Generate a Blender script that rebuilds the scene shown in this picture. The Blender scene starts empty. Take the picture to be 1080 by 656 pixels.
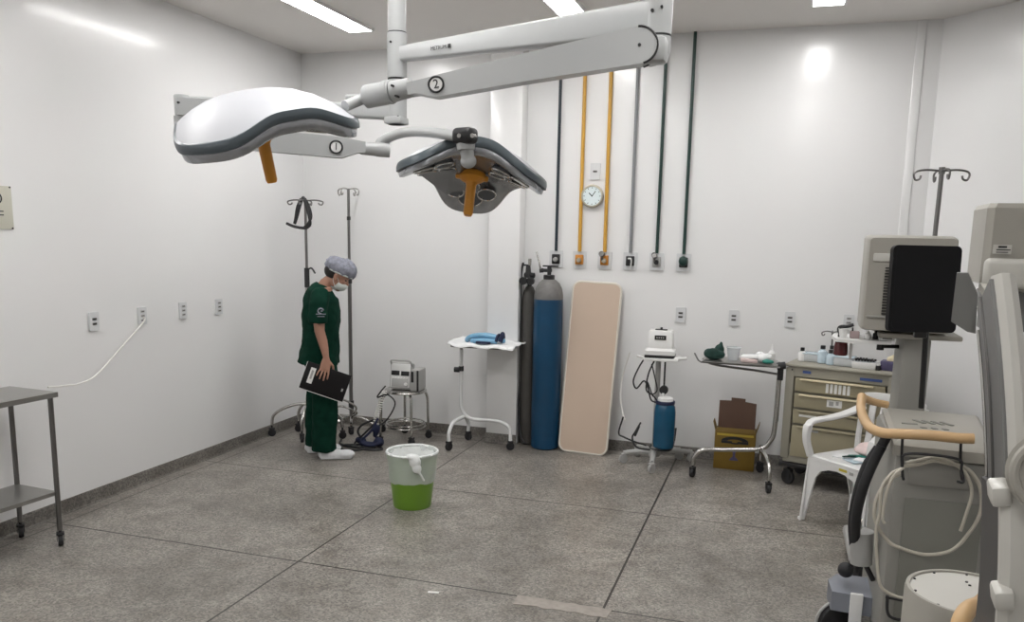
import bpy, bmesh, math, random
from mathutils import Vector, Matrix
random.seed(7)
SC = bpy.context.scene
COL = SC.collection
PI = math.pi

# ------------------------------------------------------------------ camera
CAM_H = 1.75
FPX, PCX, PCY = 871.18, 540.0, 391.47
YAW, PITCH, ROLL = -0.31026433, -0.16469796, 0.01896113
F_ = Vector((math.sin(YAW)*math.cos(PITCH), math.cos(YAW)*math.cos(PITCH), math.sin(PITCH)))
R_ = F_.cross(Vector((0, 0, 1))).normalized()
U_ = R_.cross(F_)
R_, U_ = R_*math.cos(ROLL) + U_*math.sin(ROLL), -R_*math.sin(ROLL) + U_*math.cos(ROLL)
cd = bpy.data.cameras.new('camera')
cam = bpy.data.objects.new('camera', cd)
COL.objects.link(cam)
cam.matrix_world = Matrix(((R_.x, U_.x, -F_.x, 0), (R_.y, U_.y, -F_.y, 0), (R_.z, U_.z, -F_.z, CAM_H), (0, 0, 0, 1)))
cd.sensor_width = 36.0
cd.sensor_fit = 'HORIZONTAL'
cd.lens = FPX/1080*36
cd.shift_y = (PCY-328)/1080
cd.clip_start = 0.05
SC.camera = cam

def ray(u, v): return F_ + R_*((u-PCX)/FPX) - U_*((v-PCY)/FPX)
def at(u, v, Y):                       # measured point of the room at depth Y
    d = ray(u, v); p = d*(Y/d.y); return Vector((p.x, p.y, CAM_H+p.z))
def fl(u, v, z=0.0):                   # measured point at height z
    d = ray(u, v); p = d*((z-CAM_H)/d.z); return Vector((p.x, p.y, z))

# ------------------------------------------------------------------ light and exposure
w = bpy.data.worlds.new('world'); SC.world = w; w.use_nodes = True
w.node_tree.nodes['Background'].inputs[0].default_value = (.9, .92, 1, 1)
w.node_tree.nodes['Background'].inputs[1].default_value = 0.1
SC.view_settings.view_transform = 'Standard'
SC.view_settings.look = 'None'
SC.view_settings.exposure = 1.12
SC.view_settings.gamma = 1.0
SC.view_settings.use_curve_mapping = False
PANEL_STRENGTH = 14.0
CEIL = 3.26

# ------------------------------------------------------------------ materials
def mat(name, col, rough=.5, metal=0.0, noise=.0, scale=8.0, spec=.5, trans=0.0, emit=0.0, bump=0.0, bscale=60, alpha=1.0, coat=0.0):
    m = bpy.data.materials.new(name); m.use_nodes = True
    nt = m.node_tree; b = nt.nodes['Principled BSDF']
    b.inputs['Base Color'].default_value = (*col, 1)
    b.inputs['Roughness'].default_value = rough
    b.inputs['Metallic'].default_value = metal
    b.inputs['Specular IOR Level'].default_value = spec
    b.inputs['Transmission Weight'].default_value = trans
    b.inputs['Alpha'].default_value = alpha
    b.inputs['Coat Weight'].default_value = coat
    b.inputs['Coat Roughness'].default_value = .13
    if emit:
        b.inputs['Emission Color'].default_value = (*col, 1); b.inputs['Emission Strength'].default_value = emit
    tc = nt.nodes.new('ShaderNodeTexCoord')
    if noise:
        n = nt.nodes.new('ShaderNodeTexNoise'); n.inputs['Scale'].default_value = scale; n.inputs['Detail'].default_value = 5
        nt.links.new(tc.outputs['Object'], n.inputs['Vector'])
        mx = nt.nodes.new('ShaderNodeMix'); mx.data_type = 'RGBA'
        mx.inputs['A'].default_value = (*[c*(1-noise) for c in col], 1)
        mx.inputs['B'].default_value = (*[min(1, c*(1+noise)) for c in col], 1)
        nt.links.new(n.outputs['Fac'], mx.inputs['Factor']); nt.links.new(mx.outputs['Result'], b.inputs['Base Color'])
    if bump:
        n2 = nt.nodes.new('ShaderNodeTexNoise'); n2.inputs['Scale'].default_value = bscale; n2.inputs['Detail'].default_value = 3
        nt.links.new(tc.outputs['Object'], n2.inputs['Vector'])
        bp = nt.nodes.new('ShaderNodeBump'); bp.inputs['Strength'].default_value = bump; bp.inputs['Distance'].default_value = .01
        nt.links.new(n2.outputs['Fac'], bp.inputs['Height']); nt.links.new(bp.outputs['Normal'], b.inputs['Normal'])
    return m

def s2l(r, g, b): return tuple((c/255/12.92 if c/255 <= .04045 else ((c/255+.055)/1.055)**2.4) for c in (r, g, b))

M = {}
M['wall'] = mat('glossy white wall paint', (.80, .80, .80), .30, spec=.6, noise=.012, scale=1.5, bump=.10, bscale=3.0, coat=.35)
M['ceiling'] = mat('ceiling paint', (.80, .775, .75), .8, noise=.02, scale=2)
M['panel'] = mat('lamp diffuser', (1, .985, .97), .5, emit=PANEL_STRENGTH)
M['lampframe'] = mat('white lamp frame', (.8, .8, .8), .4)
M['white'] = mat('white plastic', (.75, .75, .74), .35, noise=.03)
M['plate'] = mat('outlet plate plastic', (.66, .67, .68), .35)
M['whiteenamel'] = mat('white enamel tube', (.72, .73, .73), .25, noise=.05)
M['lamppaint'] = mat('light grey lacquer', (.42, .43, .43), .3, noise=.02)
M['lampwhite'] = mat('white lamp shell', (.52, .53, .56), .45, noise=.015)
M['rimgrey'] = mat('blue grey rubber rim', (.07, .088, .10), .35, noise=.06)
M['reflector'] = mat('smoked reflector', (.36, .37, .39), .22, metal=.7, noise=.5, scale=14)
M['lens'] = mat('lens glass', (.09, .095, .105), .08, metal=.5)
M['orange'] = mat('orange plastic grip', (.62, .26, .02), .4, noise=.1)
M['black'] = mat('black plastic', (.012, .012, .013), .4, noise=.2)
M['rubber'] = mat('black rubber', (.018, .018, .02), .6, noise=.2)
M['chrome'] = mat('brushed steel', (.52, .51, .49), .22, metal=1, noise=.1, scale=20)
M['darksteel'] = mat('dull dark steel', (.20, .195, .19), .3, metal=.9, noise=.15)
M['steel'] = mat('stainless sheet', (.36, .355, .34), .33, metal=.9, noise=.12, scale=5)
M['scrub'] = mat('dark green scrub cloth', (.0022, .028, .017), .9, spec=.15, noise=.35, scale=18, bump=.4, bscale=22)
M['skin'] = mat('skin', (.36, .19, .13), .5, noise=.12, scale=20)
M['hair'] = mat('black hair', (.012, .01, .009), .6, noise=.3, scale=80)
M['cap'] = mat('bouffant cap cloth', (.24, .25, .30), .8, noise=.75, scale=34, bump=.8, bscale=30)
M['mask'] = mat('pale face mask', (.62, .66, .64), .8, noise=.08)
M['shoecover'] = mat('white shoe cover', (.72, .73, .75), .7, noise=.12, scale=25, bump=.5, bscale=40)
M['binder'] = mat('black binder', (.008, .007, .008), .5, spec=.25, noise=.3)
M['paper'] = mat('paper', (.8, .8, .78), .7)
M['green'] = mat('lime green bucket', (.17, .34, .03), .35, noise=.08)
M['bag'] = mat('translucent white bag', (.80, .84, .83), .35, noise=.06, scale=12, bump=.8, bscale=16, alpha=.5)
M['bagopaque'] = mat('white bag plastic', (.78, .80, .79), .35, noise=.06, scale=12, bump=.7, bscale=25)
M['bluecyl'] = mat('blue cylinder paint', (.004, .050, .115), .3, noise=.25, scale=6)
M['cylgrey'] = mat('worn grey shoulder paint', (.16, .155, .15), .5, noise=.4, scale=22)
M['darkcyl'] = mat('dark grey cylinder paint', (.07, .066, .06), .4, noise=.3, scale=8)
M['board'] = mat('tan board', (.56, .44, .345), .45, noise=.035, scale=5)
M['boardedge'] = mat('cream board edging', (.68, .64, .57), .4)
M['bluebottle'] = mat('blue canister', (.006, .075, .15), .2, noise=.3, scale=9)
M['brown'] = mat('brown cardboard', (.12, .068, .048), .8, noise=.1)
M['yellowbox'] = mat('ochre printed cardboard', (.19, .115, .012), .6, noise=.16, scale=10)
M['cartbeige'] = mat('cart grey beige', (.30, .285, .235), .45, noise=.04)
M['drawer'] = mat('drawer beige', (.33, .295, .20), .45, noise=.05)
M['cartside'] = mat('cart side grey', (.30, .295, .265), .5, noise=.06)
M['blue'] = mat('blue print', (.04, .08, .25), .5)
M['carm'] = mat('machine grey beige', (.36, .345, .305), .4, noise=.035, scale=6)
M['carmlight'] = mat('machine light grey', (.55, .54, .50), .35, noise=.03)
M['carmdark'] = mat('machine dark grey', (.060, .058, .060), .4, noise=.08)
M['carmmid'] = mat('machine mid grey', (.20, .20, .195), .4, metal=.3, noise=.1)
M['wsgrey'] = mat('workstation grey', (.31, .305, .28), .5, noise=.05, scale=4)
M['wspanel'] = mat('workstation front panel', (.22, .22, .195), .5, noise=.05, scale=4)
M['footblue'] = mat('blue grey foot', (.22, .235, .27), .45, noise=.05)
M['tan'] = mat('tan grip plastic', (.56, .37, .19), .45, noise=.08)
M['pipeblack'] = mat('blue black pipe', (.014, .024, .035), .35)
M['pipegreen'] = mat('dark green pipe', (.008, .035, .028), .35)
M['pipeyellow'] = mat('yellow pipe', (.60, .33, .05), .35, noise=.08)
M['pipegrey'] = mat('grey pipe', (.22, .225, .235), .4)
M['orangeplug'] = mat('orange outlet', (.50, .20, .02), .4)
M['cloth'] = mat('white cloth', (.78, .79, .79), .85, noise=.05, bump=.4, bscale=30)
M['lightblue'] = mat('light blue plastic', (.20, .42, .62), .35, noise=.3, scale=30)
M['navy'] = mat('navy cloth', (.007, .012, .045), .7, noise=.3, scale=40)
M['teal'] = mat('teal wrap', (.02, .19, .15), .6, noise=.2)
M['darkgreen'] = mat('dark green cloth', (.006, .035, .028), .8, noise=.4, scale=40)
M['pink'] = mat('pinkish paper', (.72, .58, .56), .7, noise=.12, scale=30)
M['clear'] = mat('cloudy clear plastic', (.70, .73, .75), .15, noise=.1, scale=30, alpha=.6)
M['clearblue'] = mat('cloudy bluish plastic', (.60, .72, .80), .15, noise=.15, scale=40, alpha=.75)
M['redbottle'] = mat('dark red liquid', (.09, .012, .014), .2, noise=.3)
M['purple'] = mat('violet print', (.075, .065, .14), .5, noise=.5, scale=60)
M['cream'] = mat('cream', (.70, .62, .42), .6, noise=.08)
M['cable'] = mat('cream cable', (.50, .47, .40), .45)
M['palecable'] = mat('white cable', (.78, .77, .74), .4)
M['casegrey'] = mat('device grey', (.40, .40, .39), .4, noise=.1)
M['screen'] = mat('dark screen back', (.006, .006, .007), .5, spec=.2)
M['clockface'] = mat('clock face', (.75, .84, .86), .3)
M['bronze'] = mat('pale metal rim', (.50, .47, .38), .3, metal=.6)
M['signbeige'] = mat('beige plate', (.56, .55, .47), .5, noise=.03)
M['patch'] = mat('pale mortar', (.33, .30, .27), .8, noise=.25, scale=30)

def terrazzo(name, joints, dark=1.0):
    m = bpy.data.materials.new(name); m.use_nodes = True
    nt = m.node_tree; b = nt.nodes['Principled BSDF']; N = nt.nodes.new; Lk = nt.links.new
    tc = N('ShaderNodeTexCoord')
    v = N('ShaderNodeTexVoronoi'); v.inputs['Scale'].default_value = 110; Lk(tc.outputs['Object'], v.inputs['Vector'])
    cr = N('ShaderNodeValToRGB'); cr.color_ramp.elements[0].color = (.58, .58, .58, 1); cr.color_ramp.elements[1].color = (1.36, 1.34, 1.30, 1)
    sep = N('ShaderNodeSeparateColor'); Lk(v.outputs['Color'], sep.inputs[0]); Lk(sep.outputs[0], cr.inputs['Fac'])
    n = N('ShaderNodeTexNoise'); n.inputs['Scale'].default_value = 1.3; n.inputs['Detail'].default_value = 6; n.inputs['Roughness'].default_value = .6
    Lk(tc.outputs['Object'], n.inputs['Vector'])
    c2 = N('ShaderNodeValToRGB'); e = c2.color_ramp.elements
    e[0].position = .34; e[0].color = (.195*dark, .182*dark, .166*dark, 1); e[1].position = .64; e[1].color = (.315*dark, .298*dark, .274*dark, 1)
    Lk(n.outputs['Fac'], c2.inputs['Fac'])
    n3 = N('ShaderNodeTexNoise'); n3.inputs['Scale'].default_value = 7; n3.inputs['Detail'].default_value = 8; Lk(tc.outputs['Object'], n3.inputs['Vector'])
    c3 = N('ShaderNodeValToRGB'); e = c3.color_ramp.elements; e[0].position = .32; e[0].color = (.72, .70, .68, 1); e[1].position = .58; e[1].color = (1, 1, 1, 1)
    Lk(n3.outputs['Fac'], c3.inputs['Fac'])
    def mul(a, bb):
        x = N('ShaderNodeMix'); x.data_type = 'RGBA'; x.blend_type = 'MULTIPLY'; x.inputs['Factor'].default_value = 1
        Lk(a, x.inputs['A']); Lk(bb, x.inputs['B']); return x.outputs['Result']
    col = mul(mul(c2.outputs['Color'], cr.outputs['Color']), c3.outputs['Color'])
    if joints:
        sx = N('ShaderNodeSeparateXYZ'); Lk(tc.outputs['Object'], sx.inputs[0])
        acc = None
        for ax, val, wd in joints:
            s = N('ShaderNodeMath'); s.operation = 'SUBTRACT'; s.inputs[1].default_value = val; Lk(sx.outputs[ax], s.inputs[0])
            a = N('ShaderNodeMath'); a.operation = 'ABSOLUTE'; Lk(s.outputs[0], a.inputs[0])
            l = N('ShaderNodeMath'); l.operation = 'LESS_THAN'; l.inputs[1].default_value = wd; Lk(a.outputs[0], l.inputs[0])
            if acc is None: acc = l.outputs[0]
            else:
                mm = N('ShaderNodeMath'); mm.operation = 'MAXIMUM'; Lk(acc, mm.inputs[0]); Lk(l.outputs[0], mm.inputs[1]); acc = mm.outputs[0]
        x = N('ShaderNodeMix'); x.data_type = 'RGBA'; Lk(acc, x.inputs['Factor']); Lk(col, x.inputs['A']); x.inputs['B'].default_value = (.030, .026, .023, 1)
        col = x.outputs['Result']
    Lk(col, b.inputs['Base Color'])
    rr = N('ShaderNodeMapRange'); rr.inputs['To Min'].default_value = .25; rr.inputs['To Max'].default_value = .48
    Lk(n3.outputs['Fac'], rr.inputs['Value']); Lk(rr.outputs['Result'], b.inputs['Roughness'])
    return m
M['floor'] = terrazzo('polished terrazzo', [(0, -.693, .006), (0, -2.35, .0055), (0, .96, .004), (1, 5.09, .0045), (1, 3.645, .0055), (1, 2.2, .0045), (0, -3.97, .004), (1, 6.47, .004)])
M['base'] = terrazzo('terrazzo baseboard', [], .62)

# ------------------------------------------------------------------ mesh helpers
def axes_to(z):
    z = Vector(z).normalized()
    x = Vector((0, 0, 1)).cross(z)
    if x.length < 1e-5: x = Vector((1, 0, 0))
    x.normalize(); y = z.cross(x)
    return Matrix((x, y, z)).transposed().to_4x4()

def catmull(pts, n=6, closed=False):
    P = [Vector(p) for p in pts]; out = []
    L = len(P)
    if L < 3 and not closed: return P
    rng = range(L) if closed else range(L-1)
    for i in rng:
        if closed: p0, p1, p2, p3 = P[(i-1) % L], P[i], P[(i+1) % L], P[(i+2) % L]
        else:
            p1, p2 = P[i], P[i+1]
            p0 = P[i-1] if i > 0 else p1*2-p2
            p3 = P[i+2] if i+2 < L else p2*2-p1
        for k in range(n):
            t = k/n; t2 = t*t; t3 = t2*t
            out.append(.5*((2*p1) + (-p0+p2)*t + (2*p0-5*p1+4*p2-p3)*t2 + (-p0+3*p1-3*p2+p3)*t3))
    if not closed: out.append(P[-1])
    return out

class MB:
    def __init__(s): s.bm = bmesh.new()
    def box(s, c, size, rot=None, bev=0.0, seg=2, M4=None):
        m = Matrix.Translation(Vector(c))
        if rot is not None:
            m = m @ (Matrix.Rotation(rot, 4, 'Z') if isinstance(rot, (int, float)) else rot.to_4x4())
        if M4 is not None: m = M4 @ m
        t = bmesh.new()
        bmesh.ops.create_cube(t, size=1.0, matrix=Matrix.Diagonal((*size, 1)))
        if bev: bmesh.ops.bevel(t, geom=t.edges[:], offset=min(bev, min(size)*.49), segments=seg, affect='EDGES', profile=.5)
        t.transform(m); s.merge(t); return s
    def merge(s, t):
        me = bpy.data.meshes.new('tmp'); t.to_mesh(me); t.free(); s.bm.from_mesh(me); bpy.data.meshes.remove(me)
    def ring_faces(s, rings, cap0=True, cap1=True, closed=False):
        bm = s.bm; V = [[bm.verts.new(p) for p in r] for r in rings]
        n = len(V[0]); L = len(V)
        for i in range(L if closed else L-1):
            a, b = V[i], V[(i+1) % L]
            for j in range(n): bm.faces.new((a[j], a[(j+1) % n], b[(j+1) % n], b[j]))
        if not closed:
            if cap0: bm.faces.new(list(reversed(V[0])))
            if cap1: bm.faces.new(V[-1])
        return s
    def cyl(s, p0, p1, r0, r1=None, n=20, cap=True):
        p0, p1 = Vector(p0), Vector(p1); r1 = r0 if r1 is None else r1
        A = axes_to(p1-p0).to_3x3()
        mk = lambda c, r: [c + A @ Vector((r*math.cos(2*PI*k/n), r*math.sin(2*PI*k/n), 0)) for k in range(n)]
        return s.ring_faces([mk(p0, r0), mk(p1, r1)], cap, cap)
    def tube(s, pts, r, n=10, smooth=6, closed=False, rr=None):
        P = catmull(pts, smooth, closed) if smooth else [Vector(p) for p in pts]
        L = len(P); rings = []; up = None
        for i in range(L):
            if closed: t = P[(i+1) % L]-P[i-1]
            else: t = P[min(i+1, L-1)]-P[max(i-1, 0)]
            t.normalize()
            if up is None:
                up = Vector((0, 0, 1)) if abs(t.z) < .9 else Vector((1, 0, 0))
            x = up.cross(t); x.normalize(); y = t.cross(x); up = y
            rad = r if rr is None else rr[0]+(rr[1]-rr[0])*i/(L-1)
            rings.append([P[i] + x*(rad*math.cos(2*PI*k/n)) + y*(rad*math.sin(2*PI*k/n)) for k in range(n)])
        # parallel transport keeps y as reference; re-derive so x = up x t stays continuous
        return s.ring_faces(rings, closed=closed)
    def lathe(s, prof, c=(0, 0, 0), n=28, M4=None, cap0=True, cap1=True):
        m = Matrix.Translation(Vector(c))
        if M4 is not None: m = M4 @ m
        return s.ring_faces([[m @ Vector((r*math.cos(2*PI*k/n), r*math.sin(2*PI*k/n), z)) for k in range(n)] for r, z in prof], cap0, cap1)
    def ellips(s, c, rad, rot=None, seg=16):
        t = bmesh.new(); bmesh.ops.create_uvsphere(t, u_segments=seg, v_segments=max(8, seg//2+2), radius=1)
        m = Matrix.Translation(Vector(c)) @ (rot.to_4x4() if rot is not None else Matrix()) @ Matrix.Diagonal((*rad, 1))
        t.transform(m); s.merge(t); return s
    def torus(s, c, R, r, axis=(0, 0, 1), n=32, k=8, a0=0, a1=2*PI):
        A = axes_to(axis).to_3x3(); c = Vector(c); full = abs(a1-a0-2*PI) < 1e-6
        cnt = n if full else n+1
        pts = [c + A @ Vector((R*math.cos(a0+(a1-a0)*i/n), R*math.sin(a0+(a1-a0)*i/n), 0)) for i in range(cnt)]
        return s.tube(pts, r, k, 0, full)
    def prism(s, poly, h, M4=None):          # polygon in local xy, extruded along z
        m = M4 if M4 is not None else Matrix()
        return s.ring_faces([[m @ Vector((x, y, 0)) for x, y in poly], [m @ Vector((x, y, h)) for x, y in poly]])
    def loft(s, rings): return s.ring_faces(rings)
    def build(s, name, material, parent=None, ang=.6, smooth=True, world=False):
        bm = s.bm
        bmesh.ops.recalc_face_normals(bm, faces=bm.faces[:])
        if world and parent is not None: bm.transform(WM(parent).inverted())
        for f in bm.faces: f.smooth = smooth
        for e in bm.edges:
            if len(e.link_faces) == 2: e.smooth = e.calc_face_angle(0) < ang
        me = bpy.data.meshes.new(name); bm.to_mesh(me); bm.free()
        me.materials.append(material)
        o = bpy.data.objects.new(name, me); COL.objects.link(o)
        if parent is not None: o.parent = parent
        return o
def WM(o):
    m = Matrix.Translation(o.location) @ o.rotation_euler.to_matrix().to_4x4() @ Matrix.Diagonal((*o.scale, 1))
    return (WM(o.parent) @ m) if o.parent else m

def rrect(w, h, r, n=5):
    out = []
    for cx, cy, a in ((w/2-r, h/2-r, 0), (-w/2+r, h/2-r, PI/2), (-w/2+r, -h/2+r, PI), (w/2-r, -h/2+r, 1.5*PI)):
        for k in range(n+1): out.append((cx+r*math.cos(a+PI/2*k/n), cy+r*math.sin(a+PI/2*k/n)))
    return out

def tag(o, label=None, cat=None, group=None, kind=None):
    if label: o['label'] = label
    if cat: o['category'] = cat
    if group: o['group'] = group
    if kind: o['kind'] = kind
    return o
def thing(name, label, cat, loc=(0, 0, 0), rz=0.0, group=None):
    o = bpy.data.objects.new(name, None); COL.objects.link(o); o.empty_display_size = .1
    o.location = loc; o.rotation_euler = (0, 0, rz); return tag(o, label, cat, group)
def dup(root, loc=None, rz=None, label=None):
    r = root.copy(); COL.objects.link(r)
    if loc is not None: r.location = loc
    if rz is not None: r.rotation_euler = (0, 0, rz)
    if label: r['label'] = label
    for ch in list(root.children):
        c = ch.copy(); COL.objects.link(c); c.parent = r
        for g in list(ch.children):
            d = g.copy(); COL.objects.link(d); d.parent = c
    return r
def struct(name, mb, m, ang=.6): return tag(mb.build(name, m, ang=ang), kind='structure')
def text(body, size, M4, material, parent, name='lettering', world=True):
    cu = bpy.data.curves.new('t', 'FONT'); cu.body = body; cu.size = size; cu.extrude = .0006; cu.align_x = 'CENTER'; cu.align_y = 'CENTER'; cu.resolution_u = 3
    to = bpy.data.objects.new('t', cu); COL.objects.link(to)
    dg = bpy.context.evaluated_depsgraph_get()
    me = bpy.data.meshes.new_from_object(to.evaluated_get(dg))
    bpy.data.objects.remove(to); bpy.data.curves.remove(cu)
    me.transform((WM(parent).inverted() @ M4) if world else M4)
    me.materials.clear(); me.materials.append(material)
    o = bpy.data.objects.new(name, me); COL.objects.link(o); o.parent = parent; return o
def frame(origin, xdir, ydir):            # matrix with given x and y directions
    x = Vector(xdir).normalized(); y = Vector(ydir); y = (y - x*y.dot(x)).normalized(); z = x.cross(y)
    m = Matrix((x, y, z)).transposed().to_4x4(); m.translation = Vector(origin); return m
def remesh(o, vox, it=2):
    r = o.modifiers.new('remesh', 'REMESH'); r.mode = 'VOXEL'; r.voxel_size = vox; r.use_smooth_shade = True
    if it:
        s = o.modifiers.new('smooth', 'SMOOTH'); s.iterations = it; s.factor = .5
    return o

# ------------------------------------------------------------------ the room
XL, YB = -4.10, 6.60
XR2, YR2 = 2.45, 5.10          # where the slanted right wall ends
YF = -2.6
T = .15
mb = MB(); mb.box((-.8, 2.0, -.1), (7.2, 9.8, .2)); struct('floor', mb, M['floor'])
mb = MB(); mb.box((-.8, 2.0, CEIL+.1), (7.2, 9.8, .2)); struct('ceiling', mb, M['ceiling'])
mb = MB(); mb.box((XL-T/2, (YF+YB)/2, CEIL/2), (T, YB-YF+2*T, CEIL)); struct('wall_left', mb, M['wall'])
mb = MB(); mb.box(((XL+.95)/2, YB+T/2, CEIL/2), (.95-XL, T, CEIL)); struct('wall_back', mb, M['wall'])
mb = MB(); mb.box((-2.155, 6.52, CEIL/2), (.27, .16, CEIL), bev=.012)
struct('wall_pillar', mb, M['wall'])
mb = MB()                                  # slanted wall, one slab with a soft inner corner
mb.prism([(.95, 6.6), (XR2, YR2), (XR2+.12, YR2+.12), (1.0, 6.75), (.95, 6.75)], CEIL); struct('wall_right', mb, M['wall'])
mb = MB(); mb.box((XR2+T/2, (YF+YR2)/2, CEIL/2), (T, YR2-YF, CEIL)); struct('wall_side', mb, M['wall'])
mb = MB(); mb.box(((XL+XR2)/2, YF-T/2, CEIL/2), (XR2-XL, T, CEIL)); struct('wall_front', mb, M['wall'])
mb = MB(); mb.box((.815, 6.594, CEIL/2), (.06, .012, CEIL), bev=.008); struct('trim_1', mb, M['wall'])

def cove(name, a, b, nrm):                # low terrazzo skirting with a rounded top and a curved foot
    a, b, n = Vector(a), Vector(b), Vector(nrm)
    prof = [(0, 0), (.03, 0), (.016, .006), (.011, .018), (.010, .076), (.006, .084), (0, .085)]
    mb = MB(); mb.loft([[p + n*x + Vector((0, 0, z)) for x, z in prof] for p in (a, b)])
    struct(name, mb, M['base'])
cove('baseboard_left', (XL, YF, 0), (XL, YB, 0), (1, 0, 0))
cove('baseboard_back', (XL+.031, YB, 0), (-2.29, YB, 0), (0, -1, 0))
cove('baseboard_pillar', (-2.29, 6.44, 0), (-2.02, 6.44, 0), (0, -1, 0))
cove('baseboard_rear', (-2.02, YB, 0), (.94, YB, 0), (0, -1, 0))
d = Vector((XR2-.95, YR2-6.6, 0)).normalized()
cove('baseboard_right', (.98, 6.57, 0), (XR2, YR2, 0), (d.y, -d.x, 0))
# broken joint filled with pale mortar
mb = MB(); random.seed(3)
top = [(-1.12+.47*i/12, 3.655+random.uniform(-.006, .004)) for i in range(13)]
bot = [(-.66-.45*i/12, 3.56+random.uniform(-.012, .012)) for i in range(13)]
mb.prism(bot+top, .0025); struct('trim_2', mb, M['patch'])

# ceiling light panels
def ceiling_light(name, label, x, y0, y1, w=.185):
    t = thing(name, label, 'ceiling light', (x, (y0+y1)/2, CEIL), 0, 'recessed ceiling light panels')
    L = y1-y0
    mb = MB(); mb.box((0, 0, -.012), (w, L, .012)); mb.build('diffuser', M['panel'], t)
    mb = MB()
    for sx in (-1, 1): mb.box((sx*(w/2+.008), 0, -.010), (.016, L+.032, .020))
    for sy in (-1, 1): mb.box((0, sy*(L/2+.008), -.010), (w, .016, .020))
    mb.build('frame', M['lampframe'], t)
ceiling_light('ceiling_light', 'long narrow bright ceiling light panel nearest the left wall', -3.155, 4.70, 5.92)
ceiling_light('ceiling_light', 'bright ceiling light panel above the hinged lamp arm, middle of the three', -1.48, 4.66, 5.88)
ceiling_light('ceiling_light', 'short visible end of ceiling light panel at the right, over the drawer cart', .175, 4.76, 5.99)
for yy in (2.0, -.9):  # panels out of view, added to bring the room up to brightness
    for xx, s in ((-3.155, 'left'), (-1.48, 'middle'), (.175, 'right')):
        ceiling_light('ceiling_light', 'added unseen ceiling light panel in the %s row %s' % (s, 'over the camera side of the room' if yy > 0 else 'far behind the camera'), xx, yy, yy+1.22)

# ------------------------------------------------------------------ surgical light
SL = thing('surgical_light', 'large ceiling-mounted twin surgical lamp with pale grey jointed arms and orange grips', 'surgical lamp', (-1.686, 3.5, CEIL))
cx, cy_ = -1.686, 3.5
mb = MB(); mb.lathe([(.040, 0), (.040, .63)], (cx, cy_, 2.62))
mb.lathe([(.12, 0), (.13, .02), (.13, .06)], (cx, cy_, 3.197)); mb.build('column', M['lamppaint'], SL, world=True)
mb = MB(); mb.lathe([(.044, 0), (.044, .19)], (cx, cy_, 2.425)); mb.build('upper_bearing', M['lamppaint'], SL, world=True)
for z in (2.616, 2.42):
    mb = MB(); mb.lathe([(.0425, -.004), (.0425, .004)], (cx, cy_, z)); mb.build('bearing_seal', M['black'], SL, world=True)
mb = MB(); mb.lathe([(.042, 0), (.042, .192)], (cx, cy_, 2.225)); mb.box((cx, cy_-.01, 2.24), (.085, .085, .03), bev=.006)
mb.build('lower_bearing', M['lamppaint'], SL, world=True)
for (u, v) in ((412, 44), (413, 90), (420, 123)):
    mb = MB(); p = at(u, v, cy_-.045); mb.cyl(p+Vector((0, .006, 0)), p-Vector((0, .003, 0)), .005, n=10); mb.build('screw', M['black'], SL, world=True)

def boxarm(p0, p1, h0, h1, w0, w1, bev=.012):   # tapered box-section arm
    p0, p1 = Vector(p0), Vector(p1); d = (p1-p0).normalized(); side = Vector((0, 0, 1)).cross(d).normalized(); up = d.cross(side)
    mb = MB()
    def ring(p, h, w): return [p + side*x + up*y for x, y in rrect(w, h, min(bev, w*.3, h*.3), 3)]
    mb.loft([ring(p0, h0, w0), ring(p0*.5+p1*.5, (h0+h1)/2, (w0+w1)/2), ring(p1, h1, w1)])
    return mb
hub = Vector((-.472, 3.1, 2.52))
boxarm((cx+.03, cy_-.01, 2.525), (hub.x-.02, hub.y+.007, 2.515), .066, .118, .05, .085).build('extension_arm', M['lamppaint'], SL, world=True)
mb = MB(); mb.lathe([(.030, 2.3-2.3), (.047, .0), (.049, .20), (.047, .24), (.02, .25)], (hub.x, hub.y, 2.455))
hubo = mb.build('hub', M['lamppaint'], SL, world=True)
mb = MB(); mb.lathe([(.0475, 0), (.0475, .007)], (hub.x, hub.y, 2.449)); mb.build('hub_seal', M['black'], hubo, world=True)
for (u, v, s) in ((688, 11, .006), (698, 7, .005)):
    mb = MB(); p = at(u, v, hub.y-.047); mb.cyl(p+Vector((0, .012, 0)), p-Vector((0, .004, 0)), s, n=10); mb.build('screw', M['black'], hubo, world=True)
# lettering on the extension arm
adir = (hub-Vector((cx, cy_, 2.52))).normalized(); aside = Vector((0, 0, 1)).cross(adir).normalized()
def onarm(u, v, p, dirv, off):
    # point where the view line of the feature meets the arm's near face
    n = Vector((dirv.y, -dirv.x, 0)).normalized(); q = Vector(p)+n*off
    r = ray(u, v); t = (q-Vector((0, 0, CAM_H))).dot(n)/r.dot(n); return Vector((0, 0, CAM_H))+r*t, n
pt, n_ = onarm(465, 50, (cx, cy_, 2.52), adir, .0345)
text('METRUM \u25A0', .022, frame(pt+n_*.001, adir, (0, 0, 1)), M['black'], SL)

# spring arm 2: from under the hub to the large lamp
piv = at(678, 49, 3.05); jo2 = at(440, 94, 2.92)
mb = MB(); mb.lathe([(.047, .13), (.047, .03), (.035, 0)][::-1], (hub.x, hub.y, piv.z-.045))
mb.cyl(piv+Vector((.02, .08, 0)), piv+Vector((.0, -.02, 0)), .055)
mb.box((hub.x-.005, hub.y-.02, piv.z-.01), (.09, .09, .09), bev=.02)
mb.build('elbow', M['lamppaint'], SL, world=True)
sd = (jo2-piv).normalized(); sside = Vector((0, 0, 1)).cross(sd).normalized(); sup = sd.cross(sside)
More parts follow.
